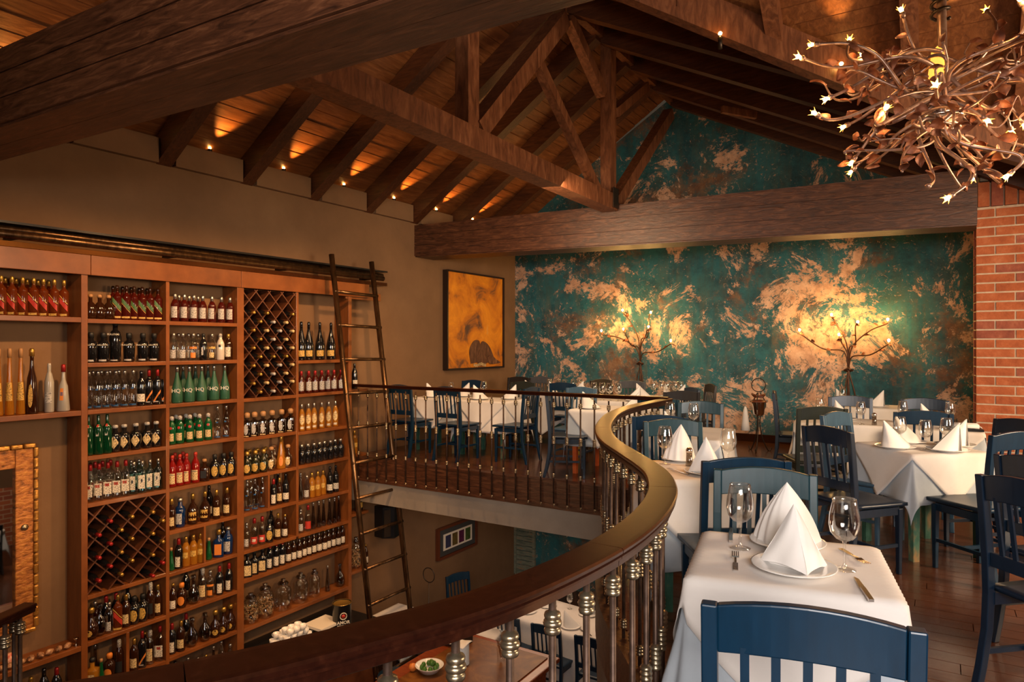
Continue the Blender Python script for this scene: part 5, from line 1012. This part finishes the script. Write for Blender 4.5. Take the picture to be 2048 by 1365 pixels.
MB().lathe([(.04, 0), (.042, .004), (.05, .13)], 16, cap=False).build('cutlery_glass', 'glass', None, loc=(-3.85, 5.92, ZB), label='glass tumbler holding cutlery on the bar counter', cat='glass')
for i in range(7): a = i*.9; obj('fork', fork_me, None, (-3.85+.022*math.cos(a), 5.92+.022*math.sin(a), ZB+.12), (PI/2-.2*math.sin(a), .2*math.cos(a), 0), 'fork standing in the cutlery glass, %s' % ORD[i], 'fork', 'forks in the cutlery glass')
tc_ = thing('till', 'small black till standing on the left of the bar counter', 'till', (-4.48, 6.0, ZB)); MB().box((0, 0, .06), (.26, .24, .12)).build('till_body', 'black', tc_, bevel=.01); MB().box((.02, -.12, .14), (.2, .02, .06)).build('display', 'dark_metal', tc_)
for i in range(3):
    s_ = thing('bar_stool', 'wooden bar stool with teal seat beside the bar, %s from the front' % ORD[i], 'stool', (-5.05, 4.3+i*.65, LOW), 0, 'bar stools')
    MB().lathe([(0, .74), (.16, .74), (.18, .76), (.17, .79), (0, .80)], 20).build('seat', 'paint_blue', s_)
    for k in range(4): a = PI/4+k*PI/2; MB().bar((.20*math.cos(a), .20*math.sin(a), 0), (.12*math.cos(a), .12*math.sin(a), .75), .03, .03, up=(1, 0, 0)).build('leg', 'bar_wood', s_)
    MB().tube([(.17*math.cos(a), .17*math.sin(a), .3) for a in [j*PI/8 for j in range(16)]], .010, 6, True).build('foot_ring', 'ladder_metal', s_)
# ================================================================ chandelier
CX, CY, CZ = .012, 4.14, 2.76
chn = thing('branch_chandelier', 'large chandelier of twisted copper vines, leaves and star-shaped bulbs at top right', 'chandelier', (CX, CY, CZ))
O = Vector((CX, CY, CZ)); Fv = Vector((-SIN, COS, 0)); Rv = Vector((COS, SIN, 0))
MB().tube([(0, 0, -.15), (.01, 0, .2), (0, 0, .9), (0, 0, 3.6)], .022, 8).build('stem', 'vine', chn)
b = MB(); b.tube([(.04*math.cos(t*.55), .04*math.sin(t*.55), .42+t*.0045) for t in range(170)], .009, 6); b.build('wound_wire', 'dark_metal', chn)
mat('glow_glass', (1, .5, .1), .4, emit=(1, .42, .06), estr=1.2); MB().lathe([(.0, -.13), (.03, -.11), (.045, -.02), (.03, .10), (0, .13)], 12, c=(-.01, 0, .16)).build('inner_lamp', 'glow_glass', chn)
MB().lathe([(0, 0), (.10, .004), (.11, .012), (.02, .03), (0, .03)], 16, c=(0, 0, -.10)).build('disc', 'silver', chn)
BP = [(1804, 25), (1974, 21.5), (2041, 2), (1628, 89), (1601.5, 115), (1698, 83), (1731, 108), (1872, 172), (1657, 196), (1633, 229), (1768, 221), (1691, 252), (1705.5, 321.5), (1704.6, 341), (1971, 238.5), (2021, 258), (2046, 246), (1946, 354), (2018, 349), (1900, 393), (1855, 374), (2110, 120), (2150, 200), (2120, 300), (2160, 60)]
rr = random.Random(11)
def wig(a, b_, amp, n=7, sag=.0):
    d = b_-a; w1 = Vector((rr.uniform(-1, 1), rr.uniform(-1, 1), rr.uniform(-1, 1))); w2 = Vector((rr.uniform(-1, 1), rr.uniform(-1, 1), rr.uniform(-1, 1))); P = []
    for i in range(n):
        t = i/(n-1); P.append(a+d*t+(w1*math.sin(PI*t)+w2*math.sin(2*PI*t))*amp+Vector((0, 0, -sag*math.sin(PI*t))))
    return crom(P, 5)
def leafat(p, s=1.): o = obj('leaf', leaf_me, chn, p, (rr.uniform(-1.2, 1.2), rr.uniform(-1.2, 1.2), rr.uniform(0, 6.3))); k = s*rr.uniform(.6, 1.1); o.scale = (k, k, k)
for i, (px, py) in enumerate(BP):
    dxp = (px-1886)/FPX*3.52; mx_ = math.sqrt(max(.0, .62**2-min(.6, dxp)**2)); dz_ = rr.uniform(-1, 1)*mx_ if i not in (7,) else -.45
    Z = 3.52+dz_; u = (px-1024)/FPX; P = Vector((Z*(-SIN+COS*u), Z*(COS+SIN*u), EYE+(HOR-py)/FPX*Z))-O
    a = Vector((rr.uniform(-.03, .03), rr.uniform(-.03, .03), rr.uniform(.0, .25) if P.z > -.1 else rr.uniform(-.12, .1)))
    pts = wig(a, P, .075); pts[-1] = P
    MB().tube(pts, [.0125*(1-.45*k/len(pts)) for k in range(len(pts))], 7).build('branch', 'vine', chn)
    d = (pts[-1]-pts[-3]).normalized(); q = d.to_track_quat('Z', 'Y').to_euler()
    obj('socket', sock_me, chn, P, q)
    if i != 20: 
        obj('petals', pet_me, obj('bulb', bulb_me, chn, P, q))
        if i % 2 == 0: lamp('chandelier_light', 'POINT', O+P*1.03+Vector((0, 0, -.02)), 2.8, (1, .50, .18), shadow_soft_size=.02)
    for t in (.4, .55, .7, .84): leafat(pts[int(t*(len(pts)-1))])
    # side twig with curl
    k = int(.55*(len(pts)-1)); s0 = pts[k]; e = s0+Vector((rr.uniform(-1, 1), rr.uniform(-1, 1), rr.uniform(-.8, .8))).normalized()*rr.uniform(.14, .26)
    tw = wig(s0, e, .05, 6); MB().tube(tw, [.006*(1-.5*j/len(tw)) for j in range(len(tw))], 6).build('twig', 'vine', chn); leafat(tw[-1]); leafat(tw[len(tw)//2], .8)
for i in range(26):
    a = rr.uniform(0, 2*PI); r = rr.uniform(.3, .6); z = rr.uniform(-.42, .32); P = Vector((r*math.cos(a), r*math.sin(a), z)); s0 = Vector((rr.uniform(-.03, .03), rr.uniform(-.03, .03), max(-.12, z*.5)))
    tw = wig(s0, P, .09, 7); MB().tube(tw, [.010*(1-.5*j/len(tw)) for j in range(len(tw))], 6).build('branch', 'vine', chn)
    for t in (.45, .65, .82, .99): leafat(tw[int(t*(len(tw)-1))])
for k, o in CH.items():
    if k not in used: 
        for c in list(o.children): bpy.data.objects.remove(c)
        bpy.data.objects.remove(o)
